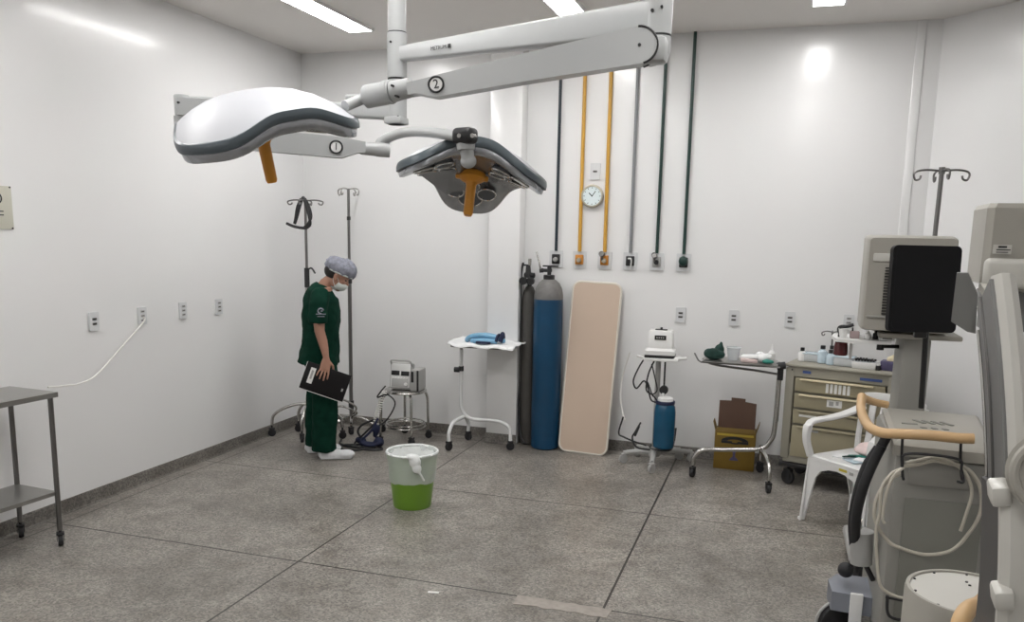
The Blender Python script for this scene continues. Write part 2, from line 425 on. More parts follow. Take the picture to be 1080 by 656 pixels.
# side profile of the spring arm: rounded at the pivot, stepped neck at the far end
L2 = (jo2-piv).length
prof = []
for k in range(13):
    a = PI/2 + PI*k/12; prof.append((.062*math.cos(a)+.012, .062*math.sin(a)))
prof += [(L2*.5, -.050), (L2-.07, -.046), (L2-.0, -.020), (L2+.03, -.020), (L2+.03, .022), (L2-.05, .026), (L2-.10, .030), (L2*.5, .046)]
m2 = frame(piv, sd, sup); m2 = m2 @ Matrix.Translation((0, 0, -.035))
mb = MB(); mb.prism(prof, .07, m2)
arm2 = mb.build('spring_arm', M['lamppaint'], SL, world=True)
mb = MB(); mb.tube([m2 @ Vector((.012+.0625*math.cos(a), .0625*math.sin(a), z)) for z in (.0,) for a in [PI*.52+PI*.95*k/16 for k in range(17)]], .004, 8, 0)
mb.tube([m2 @ Vector((.012+.0625*math.cos(a), .0625*math.sin(a), .07)) for a in [PI*.52+PI*.95*k/16 for k in range(17)]], .004, 8, 0); mb.build('pivot_seal', M['black'], arm2, world=True)
mb = MB(); mb.cyl(m2 @ Vector((.012, 0, -.003)), m2 @ Vector((.012, 0, .073)), .006, n=12); mb.build('pivot_screw', M['black'], arm2, world=True)
nearn = Vector((sd.y, -sd.x, 0)).normalized()
if nearn.y > 0: nearn = -nearn
def badge(u, v, p, dirv, off, num, parent, R=.026, updir=(0, 0, 1)):
    n = Vector((dirv.y, -dirv.x, 0)).normalized()
    if n.y > 0: n = -n
    q = Vector(p)+n*off; r = ray(u, v); t = (q-Vector((0, 0, CAM_H))).dot(n)/r.dot(n); c = Vector((0, 0, CAM_H))+r*t
    xd = Vector((dirv.x, dirv.y, dirv.z));  xd = xd if xd.dot(Vector((1, 0, 0))) > 0 else -xd
    f = frame(c+n*.001, xd, updir)
    mb = MB(); mb.cyl(f @ Vector((0, 0, -.002)), f @ Vector((0, 0, .0012)), R*.86, n=28); mb.build('badge', M['white'], parent, world=True)
    mb = MB(); mb.torus(c+n*.0025, R, R*.14, n); mb.build('badge_ring', M['black'], parent, world=True)
    text(num, R*1.65, f @ Matrix.Translation((0, 0, .0025)), M['black'], parent)
badge(460, 89, piv, sd, .036, '2', arm2, .027)
p = at(671, 44, 2.96)
# cylindrical joint and yoke to the big lamp
j1 = at(414, 97, 2.92); j0 = at(387, 102, 2.93)
mb = MB(); mb.cyl(at(434, 92, 2.92), j1, .036, .038); mb.cyl(j1, j0, .043); mb.cyl(at(411, 97, 2.92), at(406, 98, 2.92), .0445); mb.build('swivel_joint', M['lamppaint'], SL, world=True)
for q in ((413, 90, 2.87), (417, 101, 2.87)):
    mb = MB(); pp = at(*q); mb.cyl(pp+Vector((0, .03, 0)), pp, .0045, n=8); mb.build('screw', M['black'], SL, world=True)
mb = MB(); mb.tube([at(389, 102, 2.93), at(378, 106, 2.92), at(364, 112, 2.86)], .021, 12)
mb.cyl(at(366, 103, 2.93), at(388, 103, 2.93), .012)
mb.build('yoke_tube', M['lamppaint'], SL, world=True)

# lower extension arm and spring arm 1
kn = Vector((-2.44, 3.0, 2.262))
boxarm((cx-.02, cy_-.01, 2.278), (kn.x, kn.y, 2.268), .068, .050, .05, .04).build('extension_arm', M['lamppaint'], SL, world=True)
mb = MB(); mb.lathe([(.020, 0), (.030, .01), (.032, .085), (.030, .09)], (kn.x, kn.y, kn.z-.055))
mb.prism([(0, -.05), (.03, -.05), (.22, .0), (.22, .02), (0, .02)], .036, frame((kn.x, kn.y-.03, kn.z), (Vector((cx, cy_, 0))-Vector((kn.x, kn.y, 0))), (0, 0, 1)) @ Matrix.Translation((0, 0, -.018)))
kno = mb.build('knuckle', M['lamppaint'], SL, world=True)
mb = MB(); pp = at(188, 108, kn.y-.042); mb.cyl(pp+Vector((0, .01, 0)), pp-Vector((0, .003, 0)), .005, n=8); mb.build('screw', M['black'], kno, world=True)
e1 = at(378, 156, 3.36); s1 = Vector((kn.x, kn.y, kn.z-.12))
d1 = (e1-s1).normalized(); sd1 = Vector((0, 0, 1)).cross(d1).normalized(); up1 = d1.cross(sd1); L1 = (e1-s1).length
m1 = frame(s1, d1, up1) @ Matrix.Translation((0, 0, -.03))
mb = MB(); mb.prism([(-.03, -.045), (L1-.07, -.05), (L1-.0, -.022), (L1+.03, -.022), (L1+.03, .026), (L1-.09, .038), (-.03, .045)], .06, m1)
mb.cyl(s1-Vector((0, 0, .02)), Vector((kn.x, kn.y, kn.z-.05)), .035)
arm1 = mb.build('spring_arm', M['lamppaint'], SL, world=True)
badge(354.5, 155, s1, d1, .031, '1', arm1, .026)
mb = MB(); mb.cyl(at(380, 156.5, 3.36), at(397, 157.5, 3.40), .026, .030); mb.cyl(at(397, 157.5, 3.40), at(411, 158.5, 3.43), .032); mb.build('swivel_joint', M['lamppaint'], SL, world=True)
mb = MB(); mb.tube([at(402, 157, 3.42), at(401, 151, 3.42), at(410, 145, 3.42), at(428, 139.5, 3.40), at(452, 139.5, 3.35), at(482, 144, 3.27)], .022, 12); mb.build('yoke_tube', M['lamppaint'], SL, world=True)
mb = MB(); a, b = at(483, 143.5, 3.29), at(499, 143.5, 3.23)
mb.box((a+b)/2+Vector((0, -.005, .0)), (.100, .07, .066), Matrix.Rotation(-.25, 3, 'Z'), bev=.022, seg=4); kb = mb.build('end_knuckle', M['black'], SL, world=True)
for u in (484, 498):
    p = at(u, 143, 3.205); mb = MB(); mb.cyl(p+Vector((0, .03, 0)), p, .009, n=12); mb.build('bolt', M['chrome'], kb, world=True)
mb = MB(); mb.cyl(at(491, 150, 3.27), at(494, 171, 3.29), .030, .026); mb.cyl(at(491, 150, 3.27), at(491.5, 158, 3.27), .040, .036); mb.ellips(at(494, 170, 3.29), (.034, .03, .03)); mb.build('yoke_stem', M['lamppaint'], SL, world=True)

def lamp_head(c, tilt, roll, R, phase, droop, spin=0, dome=.10, lobe=.2, band=.035, skirt=.04):
    az = math.atan2(c.x, c.y)
    MM = Matrix.Translation(c) @ Matrix.Rotation(-az, 4, 'Z') @ Matrix.Rotation(roll, 4, 'Y') @ Matrix.Rotation(tilt, 4, 'X') @ Matrix.Rotation(spin, 4, 'Z')
    n = 96
    def wv(th):
        x = (1+math.cos(3*(th-phase)))/2; return x*x*(3-2*x)
    def P(th, s, dz):
        x = wv(th); r = R*(1-lobe+lobe*x)*s
        z = -droop*x*(s**2.2) + dz
        return MM @ Vector((r*math.cos(th), r*math.sin(th), z))
    th = [2*PI*k/n for k in range(n)]
    root = MB()
    S = [.05, .2, .4, .6, .78, .9, .97, 1.0]
    root.ring_faces([[P(t, s, dome*(1-s**2.6)) for t in th] for s in S] + [[P(t, .985, -.006) for t in th], [P(t, .6, -.012) for t in th], [P(t, .05, -.012) for t in th]])
    head = root.build('lamp_head', M['lampwhite'], SL, world=True, ang=1.0)
    rb = MB(); rb.ring_faces([[P(t, s, z) for t in th] for s, z in ((.97, .004), (1.012, .004), (1.022, -.012), (1.015, -band+.006), (.985, -band), (.95, -band+.01))], closed=True)
    rb.build('rim', M['rimgrey'], head, world=True, ang=1.0)
    rf = MB(); rf.ring_faces([[P(t, s, z) for t in th] for s, z in ((.97, -.022), (.985, -band-.002), (.965, -band-skirt*.8), (.92, -band-skirt), (.86, -band-skirt*.9), (.80, -band-.024), (.5, -band-.012), (.2, -band-.02), (.04, -band-.02))])
    rf.build('reflector', M['reflector'], head, world=True, ang=1.0)
    for k in range(3):
        a = phase+2*PI*k/3
        for (da, s, rr) in ((0, .68, .060), (-.38, .62, .046), (.38, .62, .046), (0, .38, .040)):
            t = a+da; c0 = P(t, s, -band-.024); q1, q2 = P(t+.1, s, -band-.024), P(t, s+.06, -band-.024); nn = (q1-c0).cross(q2-c0).normalized(); nn = nn if nn.dot(MM.to_3x3() @ Vector((0, 0, -1))) > 0 else -nn
            ln = MB(); ln.cyl(c0-nn*.004, c0+nn*.010, rr*R/.36, rr*.96*R/.36, n=24); ln.build('lens', M['lens'], head, world=True)
            lr = MB(); lr.torus(c0+nn*.009, rr*R/.36, .0045, nn, 24, 6); lr.build('lens_ring', M['chrome'], head, world=True)
    g = MB(); g.lathe([(.055, 0), (.062, -.008), (.062, -.028), (.045, -.040), (.030, -.046), (.023, -.06), (.0215, -.19), (.017, -.20)], (0, 0, -band-.022), M4=MM)
    g.box((0, 0, -band-.045), (.15, .032, .022), bev=.008, M4=MM)
    g.build('handle_grip', M['orange'], head, world=True)
    return head
lamp_head(at(271, 119, 2.72), .16, -.19, .357, 2.0, .068, dome=.085, band=.034, skirt=.040)
lamp_head(at(500, 168, 3.60), -.25, .10, .342, PI*.5, .10, dome=.06, band=.040, skirt=.03)

# ------------------------------------------------------------------ fixtures on the walls
def outlet(name, label, c, nx, slots=3, grp=None, w=.075, h=.118, cat='wall outlet'):
    n = Vector(nx)
    t = thing(name, label, cat, c, math.atan2(n.x, -n.y), grp)
    mb = MB(); mb.prism(rrect(w, h, .006, 3), .013, Matrix.Rotation(PI/2, 4, 'X')); mb.build('cover_plate', M['plate'], t)
    mb = MB()
    for k in range(slots):
        z = (k-(slots-1)/2)*-.030
        mb.box((0, -.0145, z), (.034, .003, .015), bev=.001)
    mb.build('socket', M['darksteel'] if slots < 3 else M['casegrey'], t)
    mb = MB()
    for k in range(slots):
        z = (k-(slots-1)/2)*-.030
        for x in (-.008, 0, .008): mb.cyl((x, -.014, z), (x, -.0168, z), .0034, n=8)
    mb.build('socket_hole', M['black'], t)
    return t
gl = 'white outlet plates on the left wall'; gb = 'white outlet plates on the back wall'
outlet('wall_outlet', 'white double outlet plate on the left wall, first from the steel table', (XL, 4.122, 1.157), (1, 0, 0), 2, gl)
outlet('wall_outlet', 'white outlet plate on the left wall with the white cable plugged in', (XL, 4.539, 1.156), (1, 0, 0), 3, gl)
outlet('wall_outlet', 'third white outlet plate on the left wall counted from the steel table', (XL, 4.944, 1.16), (1, 0, 0), 3, gl)
outlet('wall_outlet', 'white outlet plate on the left wall closest to the person in green', (XL, 5.349, 1.155), (1, 0, 0), 3, gl)
outlet('wall_outlet', 'white outlet plate on the back wall right above the pump trolley', (-.727, YB, 1.145), (0, -1, 0), 2, gb)
outlet('wall_outlet', 'white outlet plate on the back wall above the left end of the chrome instrument stand', (-.321, YB, 1.142), (0, -1, 0), 2, gb)
outlet('wall_outlet', 'white outlet plate on the back wall above the left end of the drawer cart', (.091, YB, 1.148), (0, -1, 0), 2, gb)
outlet('wall_outlet', 'white outlet plate on the back wall above the dark red bottle', (.506, YB, 1.147), (0, -1, 0), 3, gb)
outlet('wall_switch', 'small white switch plate on the back wall directly above the clock', (-1.452, YB, 2.25), (0, -1, 0), 1, cat='wall switch', w=.08, h=.13)

# clock
t = thing('wall_clock', 'round wall clock with pale metal rim between the two yellow pipes', 'clock', (-1.467, YB, 2.058), 0)
RX = Matrix.Rotation(PI/2, 4, 'X')
mb = MB(); mb.lathe([(.088, 0), (.092, .02), (.088, .036), (.078, .038), (.074, .028)], M4=RX); mb.build('rim', M['bronze'], t)
mb = MB(); mb.lathe([(.077, .02), (.077, .029)], M4=RX); mb.build('dial', M['clockface'], t)
mb = MB()
for a, l, r in ((-.80, .035, .0036), (.62, .048, .003)):
    mb.box((math.sin(a)*l/2, -.0305, math.cos(a)*l/2), (r*2, .002, l), Matrix.Rotation(a, 3, 'Y'))
mb.cyl((0, -.029, 0), (0, -.033, 0), .005); mb.build('hand', M['pipegreen'], t)
mb = MB()
for k in range(12):
    a = k*PI/6; mb.box((math.sin(a)*.064, -.0296, math.cos(a)*.064), (.004, .0015, .011), Matrix.Rotation(a, 3, 'Y'))
mb.build('hour_mark', M['black'], t)

# medical gas pipes and outlets
PIPES = [(-1.752, 'pipeblack', 'dark blue-black vertical pipe on the back wall, the one farthest left', 'black', 0, 'black-faced gas outlet at the foot of the leftmost dark pipe'),
         (-1.556, 'pipeyellow', 'yellow vertical pipe on the left side of the clock', 'orangeplug', 0, 'orange gas outlet under the left yellow pipe'),
         (-1.350, 'pipeyellow', 'yellow vertical pipe on the right side of the clock', 'orangeplug', 1, 'orange gas outlet with a fitting under the right yellow pipe'),
         (-1.143, 'pipegrey', 'plain grey vertical pipe next to the right yellow pipe', 'black', 2, 'gas outlet with dark fitting at the foot of the grey pipe'),
         (-.934, 'pipegreen', 'dark green vertical pipe just right of the grey pipe', 'casegrey', 1, 'gas outlet with round metal fitting under the dark pipe right of the grey one'),
         (-.725, 'pipegreen', 'dark green vertical pipe farthest right on the back wall', 'black', 3, 'black gas outlet at the foot of the rightmost pipe')]
for i, (x, mk, lab, plug, kind, lab2) in enumerate(PIPES):
    t = thing('gas_pipe', lab, 'pipe', (x, YB, 1.6), 0, 'painted gas pipes running down the back wall')
    mb = MB(); r = .0125 if mk != 'pipeyellow' else .015
    mb.cyl((0, -.022, .02), (0, -.022, CEIL-1.6), r, n=12); mb.build('tube', M[mk], t)
    mb = MB()
    for z in (.35, .95, 1.5): mb.box((0, -.011, z), (.022, .022, .012), bev=.003)
    mb.build('bracket', M['white'], t)
    g = thing('gas_outlet', lab2, 'gas outlet', (x, YB, 1.555), 0, 'square gas outlets at the pipe ends')
    mb = MB(); mb.prism(rrect(.112, .135, .006, 3), .014, Matrix.Rotation(PI/2, 4, 'X')); mb.build('back_plate', M['plate'], g)
    mb = MB(); mb.box((0, -.02, .0), (.066, .024, .078), bev=.006); mb.build('front_plate', M['orangeplug' if plug == 'orangeplug' else 'black'] if plug != 'casegrey' else M['casegrey'], g)
    mb = MB(); mb.cyl((0, -.03, -.004), (0, -.055, -.004), .020, .017); mb.cyl((0, -.055, -.004), (0, -.062, -.004), .011)
    mb.build('valve', M['bronze'] if plug == 'orangeplug' else M['black' if kind != 0 else 'casegrey'], g)
    if kind == 1:
        mb = MB(); mb.cyl((-.012, -.05, .045), (-.012, -.085, .052), .022); mb.cyl((-.012, -.05, 0), (-.012, -.06, .05), .009); mb.torus((-.012, -.087, .0525), .019, .003, (0, -1, .2)); mb.build('fitting', M['darksteel'], g)
    if kind == 2:
        mb = MB(); mb.tube([(-.012, -.04, .02), (.012, -.055, .018), (.014, -.05, -.02), (.01, -.05, -.05)], .006); mb.build('fitting', M['white'], g)
    if kind == 3:
        mb = MB(); mb.ellips((0, -.045, .01), (.035, .025, .04)); mb.build('fitting', M['pipegreen'], g)

# sign plate on left wall
t = thing('wall_plate', 'beige screwed-on plate cut by the left edge of the picture on the left wall', 'sign', (XL, 3.56, 1.84), PI/2)
mb = MB(); mb.box((-.06, -.004, .0), (.20, .008, .235), bev=.002); mb.build('plate', M['signbeige'], t)
mb = MB()
for z in (-.112, .112):
    mb.cyl((.03, -.006, z), (.03, -.011, z), .005, n=10)
mb.build('screw', M['black'], t)
mb = MB(); mb.torus((-.055, -.009, .05), .028, .004, (0, 1, 0)); mb.box((-.055, -.0085, -.02), (.07, .002, .006)); mb.box((-.055, -.0085, -.04), (.07, .002, .006)); mb.build('printed_mark', M['black'], t)

# white cable from the second outlet down to the steel table
mb = MB(); mb.tube([(XL+.012, 4.539, 1.15), (XL+.035, 4.52, 1.12), (XL+.05, 4.30, .98), (XL+.07, 4.05, .83), (XL+.12, 3.86, .81), (-3.86, 3.68, .84), (-3.78, 3.46, .872)], .0055, 8)
o = mb.build('power_cable', M['palecable']); tag(o, 'thin white cable hanging from the left wall outlet to the steel table', 'cable')

# ------------------------------------------------------------------ stainless steel table, left
def caster_part(root, p, r=.035, material='rubber', yaw=0.0, name='caster', h=None, fork='darksteel'):
    x, y = p[0], p[1]; h = h or 2*r+.025
    mb = MB(); ax = Vector((math.cos(yaw), math.sin(yaw), 0))
    c = Vector((x, y, r)); mb.lathe([(r*.55, -.013), (r*.93, -.013), (r, -.008), (r, .008), (r*.93, .013), (r*.55, .013)], M4=Matrix.Translation(c) @ axes_to(ax))
    for s in (-1, 1):
        mb.box(c+ax*s*.017+Vector((0, 0, r*.55)), (.003, r*1.1, r*1.3), Matrix.Rotation(yaw, 3, 'Z'), bev=.001)
    mb.box((x, y, r*2+.004), (.04, .045, .012), yaw, bev=.004); mb.cyl((x, y, r*2), (x, y, h), .008, n=10)
    return mb.build(name, M[material], root)
ST = thing('steel_table', 'stainless steel instrument table with lower shelf cut off by the left edge', 'table', (-3.66, 3.41, 0), math.radians(-4))
W_, LT = .37, .72
mb = MB(); mb.box((-W_/2, -LT/2, .862), (W_, LT, .004)); 
mb.box((-W_/2, -.0015, .85), (W_, .003, .026)); mb.box((-.0015, -LT/2, .85), (.003, LT, .026)); mb.box((-W_+.0015, -LT/2, .85), (.003, LT, .026)); mb.box((-W_/2, -LT+.0015, .85), (W_, .003, .026)); mb.build('tabletop', M['steel'], ST)
mb = MB(); mb.box((-W_/2, -LT/2, .31), (W_-.06, LT-.05, .004)); mb.box((-.035, -LT/2, .300), (.003, LT-.05, .022)); mb.box((-W_/2, -.028, .300), (W_-.06, .003, .022)); mb.build('shelf', M['steel'], ST)
for lx in (-.03, -W_+.03):
    for ly in (-.025, -LT+.025):
        mb = MB(); mb.cyl((lx, ly, .09), (lx, ly, .85), .0135, n=14); mb.build('leg', M['darksteel'], ST)
        caster_part(ST, (lx, ly), .033, yaw=.9)

# ------------------------------------------------------------------ oxygen cylinders and board
t = thing('oxygen_cylinder', 'tall blue oxygen cylinder with worn grey shoulder against the back wall', 'gas cylinder', (-1.772, 6.46, 0))
mb = MB(); mb.lathe([(.10, 0), (.116, .015), (.118, .04), (.118, 1.235)], n=40, cap1=False); mb.build('body', M['bluecyl'], t)
mb = MB(); mb.lathe([(.118, 1.235), (.117, 1.27), (.108, 1.32), (.085, 1.365), (.055, 1.39), (.042, 1.395)], n=40, cap0=False); mb.build('shoulder', M['cylgrey'], t)
mb = MB(); mb.lathe([(.042, 1.39), (.046, 1.395), (.046, 1.425), (.042, 1.43)]); mb.build('neck_ring', M['black'], t)
mb = MB(); mb.lathe([(.016, 1.42), (.018, 1.50)], n=14); mb.box((.01, 0, 1.50), (.13, .018, .012), bev=.003); mb.cyl((-.055, 0, 1.465), (.02, 0, 1.465), .014)
mb.cyl((-.08, -.005, 1.462), (-.05, 0, 1.465), .018); mb.build('valve', M['rubber'], t)
mb = MB(); mb.tube([(-.07, -.01, 1.47), (-.085, -.01, 1.53), (-.11, 0, 1.61)], .0075, 8); mb.build('lever', M['chrome'], t)

t = thing('gas_cylinder', 'narrow dark grey gas cylinder with gauges tucked between pillar and blue cylinder', 'gas cylinder', (-1.955, 6.53, 0))
mb = MB(); mb.lathe([(.045, 0), (.058, .01), (.060, .03), (.060, 1.20), (.053, 1.27), (.033, 1.32), (.022, 1.33)], n=30); mb.build('body', M['darkcyl'], t)
mb = MB(); mb.lathe([(.018, 1.32), (.020, 1.44)], n=14); mb.cyl((-.03, -.03, 1.42), (.05, -.05, 1.42), .022); mb.cyl((0, -.05, 1.40), (0, -.05, 1.50), .026, .018); mb.box((-.035, -.01, 1.50), (.06, .02, .012), bev=.003)
mb.build('regulator', M['rubber'], t)
for x in (-.028, .035):
    mb = MB(); mb.cyl((x, -.07, 1.375), (x, -.105, 1.375), .030, n=24); mb.torus((x, -.106, 1.375), .028, .004, (0, 1, 0)); g = mb.build('gauge', M['black'], t)
mb = MB(); mb.tube([(-.05, -.03, 1.52), (-.066, -.03, 1.40), (-.066, -.03, 1.0), (-.07, -.04, .5), (-.03, -.085, .12), (.02, -.12, .03)], .009, 8); mb.build('hose', M['rubber'], t)
mb = MB(); mb.lathe([(.012, 0), (.014, .05), (.010, .055)], (.012, -.05, 1.50), n=12); mb.build('flow_knob', M['chrome'], t)

bt, bb = Vector((-1.392, 6.565, 1.375)), Vector((-1.437, 6.385, .008))
t = thing('stretcher_board', 'long tan rounded board with cream edge leaning on the back wall', 'board', (-1.437, 6.385, 0))
mB = frame((bt+bb)/2, Vector((1, 0, -.03)), bt-bb)
Lb = (bt-bb).length
mb = MB(); mb.prism(rrect(.385, Lb-.01, .06, 6), .016, mB @ Matrix.Translation((0, 0, -.008))); mb.build('panel', M['board'], t, world=True)
mb = MB(); P = rrect(.392, Lb, .062, 8); mb.tube([mB @ Vector((x, y, 0)) for x, y in P], .0105, 8, 0, True); mb.build('edge_band', M['boardedge'], t, world=True)

# ------------------------------------------------------------------ IV stands
def hooks(mb, c, R, n=4, a0=0.0, r=.005, drop=.03):
    c = Vector(c)
    for k in range(n):
        a = a0+2*PI*k/n; d = Vector((math.cos(a), math.sin(a), 0))
        pts = [c, c+d*R*.5+Vector((0, 0, .006)), c+d*R*.86, c+d*R+Vector((0, 0, -drop*.35)), c+d*R*.93+Vector((0, 0, -drop)), c+d*R*.78+Vector((0, 0, -drop*.9)), c+d*R*.74+Vector((0, 0, -drop*.5))]
        mb.tube(pts, r, 8, 4)
def iv_base(t, spread, H, n, a0, r=.013, cr=.032, low=None):
    for k in range(n):
        a = a0[k] if isinstance(a0, (list, tuple)) else a0+2*PI*k/n
        S = spread[k] if isinstance(spread, (list, tuple)) else spread
        d = Vector((math.cos(a), math.sin(a), 0))
        mb = MB(); mb.tube([Vector((0, 0, H)), d*S*.35+Vector((0, 0, H-.005)), d*S*.72+Vector((0, 0, H-.05)), d*S*.95+Vector((0, 0, H*.62)), d*S+Vector((0, 0, .10))], r, 10); mb.build('leg', M['chrome'], t)
        caster_part(t, d*S, cr, yaw=a+PI/2+.5, h=.11)
t = thing('iv_stand', 'dark-topped IV stand behind the person, black hose looped over its hooks', 'IV stand', (-3.735, 6.03, 0))
dirs = [(fl(284, 460)-Vector(t.location)), (fl(318, 467)-Vector(t.location)), (fl(314, 455)-Vector(t.location)), Vector((.30, .06, 0))]
iv_base(t, [d.length*.93 for d in dirs], .29, 4, [math.atan2(d.y, d.x) for d in dirs])
mb = MB(); mb.cyl((0, 0, .24), (0, 0, 1.36), .017, n=14); mb.build('pole', M['chrome'], t)
mb = MB(); mb.cyl((0, 0, 1.30), (0, 0, 1.99), .011, n=12); mb.build('inner_pole', M['darksteel'], t)
mb = MB(); mb.cyl((0, 0, 1.28), (0, 0, 1.44), .021, n=14); mb.tube([(0, 0, 1.42), (.05, -.01, 1.44), (.09, -.02, 1.40)], .007); mb.build('height_clamp', M['rubber'], t)
mb = MB(); hooks(mb, (0, 0, 1.985), .15, 4, .2, .006); mb.build('hook', M['darksteel'], t)
mb = MB(); mb.tube([(-.02, -.03, 2.0), (-.05, -.04, 1.93), (-.075, -.03, 1.84), (-.085, -.03, 1.80), (-.06, -.03, 1.86), (-.03, -.03, 1.95), (.0, -.03, 2.01), (.03, -.04, 1.95), (.06, -.04, 1.85), (.055, -.03, 1.79), (.0, -.03, 1.765), (.05, -.045, 1.80), (.075, -.04, 1.86), (.05, -.03, 1.94), (.01, -.02, 2.0)], .012, 8)
mb.tube([(-.16, -.03, 1.80), (-.08, -.04, 1.775), (.02, -.04, 1.765), (.06, -.03, 1.79)], .012, 8)
o = mb.build('coiled_hose', M['rubber'], None); o.location = t.location; tag(o, 'black coiled hose hanging over the hooks of the IV stand behind the person', 'hose')

t = thing('iv_stand', 'bare tall IV stand in front of the person, hooks above the capped head', 'IV stand', (-3.555, 6.42, 0))
iv_base(t, [.30, .28, .20, .26], .115, 4, [math.radians(2), math.radians(176), math.radians(-62), math.radians(-118)], .012, .030)
mb = MB(); mb.tube([(-.14, -.12, .27), (-.02, -.14, .30), (.08, -.06, .22), (.0, 0, .12)], .009); mb.tube([(-.14, -.10, .20), (-.02, -.12, .23), (.08, -.05, .17), (.0, 0, .12)], .009); mb.build('base_brace', M['chrome'], t)
mb = MB(); mb.cyl((0, 0, .09), (0, 0, 1.35), .017, n=14); mb.build('pole', M['darksteel'], t)
mb = MB(); mb.cyl((0, 0, 1.3), (0, 0, 2.10), .012, n=12); mb.build('inner_pole', M['darksteel'], t)
mb = MB(); mb.cyl((0, 0, 1.30), (0, 0, 1.37), .022); mb.cyl((0, 0, .18), (0, 0, .26), .024); mb.cyl((0, 0, 1.84), (0, 0, 1.87), .016); mb.build('height_clamp', M['rubber'], t)
mb = MB(); hooks(mb, (0, 0, 2.10), .105, 4, -.1, .006, .05); mb.build('hook', M['chrome'], t)

# ------------------------------------------------------------------ stool with the monitor
t = thing('steel_stool', 'round steel stool on casters carrying the small monitor', 'stool', (-2.92, 6.20, 0))
mb = MB(); mb.lathe([(.0, .438), (.162, .438), (.172, .444), (.172, .452), (.16, .458), (.0, .456)], n=40, cap0=False, cap1=False); mb.torus((0, 0, .440), .168, .010, n=40); mb.build('seat', M['chrome'], t)
for px_, py_ in ((401, 469), (434, 470), (452, 462), (427, 457)):
    q = fl(px_, py_)-Vector(t.location); d = q.normalized(); S = q.length
    mb = MB(); mb.tube([d*.07+Vector((0, 0, .43)), d*(S*.72)+Vector((0, 0, .425)), d*(S*.93)+Vector((0, 0, .37)), d*(S*.97)+Vector((0, 0, .22)), d*S+Vector((0, 0, .08))], .0115, 10); mb.build('leg', M['chrome'], t)
    caster_part(t, d*S, .030, yaw=random.uniform(0, 3), h=.09)
mb = MB(); mb.torus((0, 0, .14), .165, .008, n=36); mb.torus((0, 0, .165), .16, .006, n=36); mb.build('foot_ring', M['chrome'], t)
t = thing('patient_monitor', 'small grey portable monitor with tilted front and two dark displays on the stool', 'medical monitor', (-2.92, 6.14, .458), math.radians(6))
RT = Matrix.Rotation(-.20, 4, 'X')
mb = MB(); mb.box((-.01, 0, .115), (.185, .09, .215), bev=.012, M4=RT); cs = mb.build('case', M['casegrey'], t)
mb = MB(); mb.box((-.01, -.047, .115), (.165, .006, .195), bev=.002, M4=RT); mb.build('front_frame', M['white'], t)
mb = MB(); mb.box((-.052, -.052, .135), (.070, .006, .038), bev=.002, M4=RT); mb.box((.032, -.052, .132), (.070, .006, .038), bev=.002, M4=RT); mb.build('display', M['black'], t)
mb = MB(); mb.box((-.01, -.052, .055), (.14, .005, .07), bev=.002, M4=RT); mb.build('control_panel', M['casegrey'], t)
mb = MB()
for k in range(6): mb.cyl(RT @ Vector((-.075+k*.024, -.052, .095)), RT @ Vector((-.075+k*.024, -.058, .095)), .0075, n=12)
mb.cyl(RT @ Vector((.045, -.052, .045)), RT @ Vector((.045, -.068, .045)), .013); mb.build('knob', M['white'], t)
mb = MB(); mb.tube([(-.095, .01, .20), (-.085, -.03, .245), (-.01, -.04, .25), (.07, -.03, .245), (.082, .01, .20)], .008, 8); mb.build('handle', M['casegrey'], t)
mb = MB(); mb.box((.125, .03, .09), (.08, .17, .175), bev=.008); b_ = mb.build('side_module', M['casegrey'], t)
mb = MB(); mb.box((.150, -.058, .09), (.016, .008, .17), bev=.002); mb.build('vent', M['black'], b_)
mb = MB(); mb.box((.105, -.058, .12), (.022, .006, .09), bev=.002); mb.build('vent', M['black'], b_)
# coiled probe cable and hoses
mb = MB(); pts = []
for k in range(160):
    s = k/159; a = s*2*PI*13; c = Vector((-3.05-.045*s, 6.06-.07*s, .45-.24*s)); pts.append(c+Vector((.020*math.cos(a), .020*math.sin(a), 0)))
mb.tube(pts, .0055, 6, 0); o = mb.build('spiral_cable', M['palecable']); tag(o, 'pale blue-white spiral cable hanging from the small monitor beside the stool', 'cable')
mb = MB(); mb.tube([(-3.02, 6.03, .50), (-3.06, 6.02, .45), (-3.09, 6.02, .40), (-3.0, 6.02, .43), (-2.93, 6.02, .36), (-3.0, 6.0, .22), (-3.1, 5.99, .15)], .006, 8)
mb.tube([(-3.10, 5.98, .22), (-3.2, 5.95, .17), (-3.24, 5.96, .10), (-3.15, 5.93, .04), (-3.05, 5.90, .02), (-3.2, 5.84, .012), (-3.36, 5.88, .012), (-3.42, 6.0, .012)], .009, 8)
mb.tube([(-3.08, 5.96, .20), (-3.16, 5.92, .11), (-3.24, 5.90, .02), (-3.1, 5.80, .012), (-2.97, 5.86, .012), (-3.1, 5.98, .012)], .008, 8)
mb.tube([(-3.05, 5.90, .012), (-3.15, 5.76, .012), (-3.3, 5.76, .012), (-3.33, 5.86, .012), (-3.2, 5.93, .012)], .008, 8)
o = mb.build('power_cable', M['rubber']); tag(o, 'black cable looping over the floor between the white shoe and the stool', 'cable')
mb = MB(); mb.ellips((-3.07, 5.96, .13), (.026, .022, .06), Matrix.Rotation(.4, 3, 'Y')); mb.ellips((-3.12, 5.90, .028), (.08, .04, .024)); mb.ellips((-3.20, 5.93, .05), (.05, .035, .03)); mb.ellips((-3.04, 5.94, .045), (.045, .04, .04))
mb.tube([(-3.06, 5.97, .24), (-3.10, 5.93, .14), (-3.17, 5.88, .05), (-3.08, 5.86, .03), (-3.0, 5.92, .05)], .012, 8)
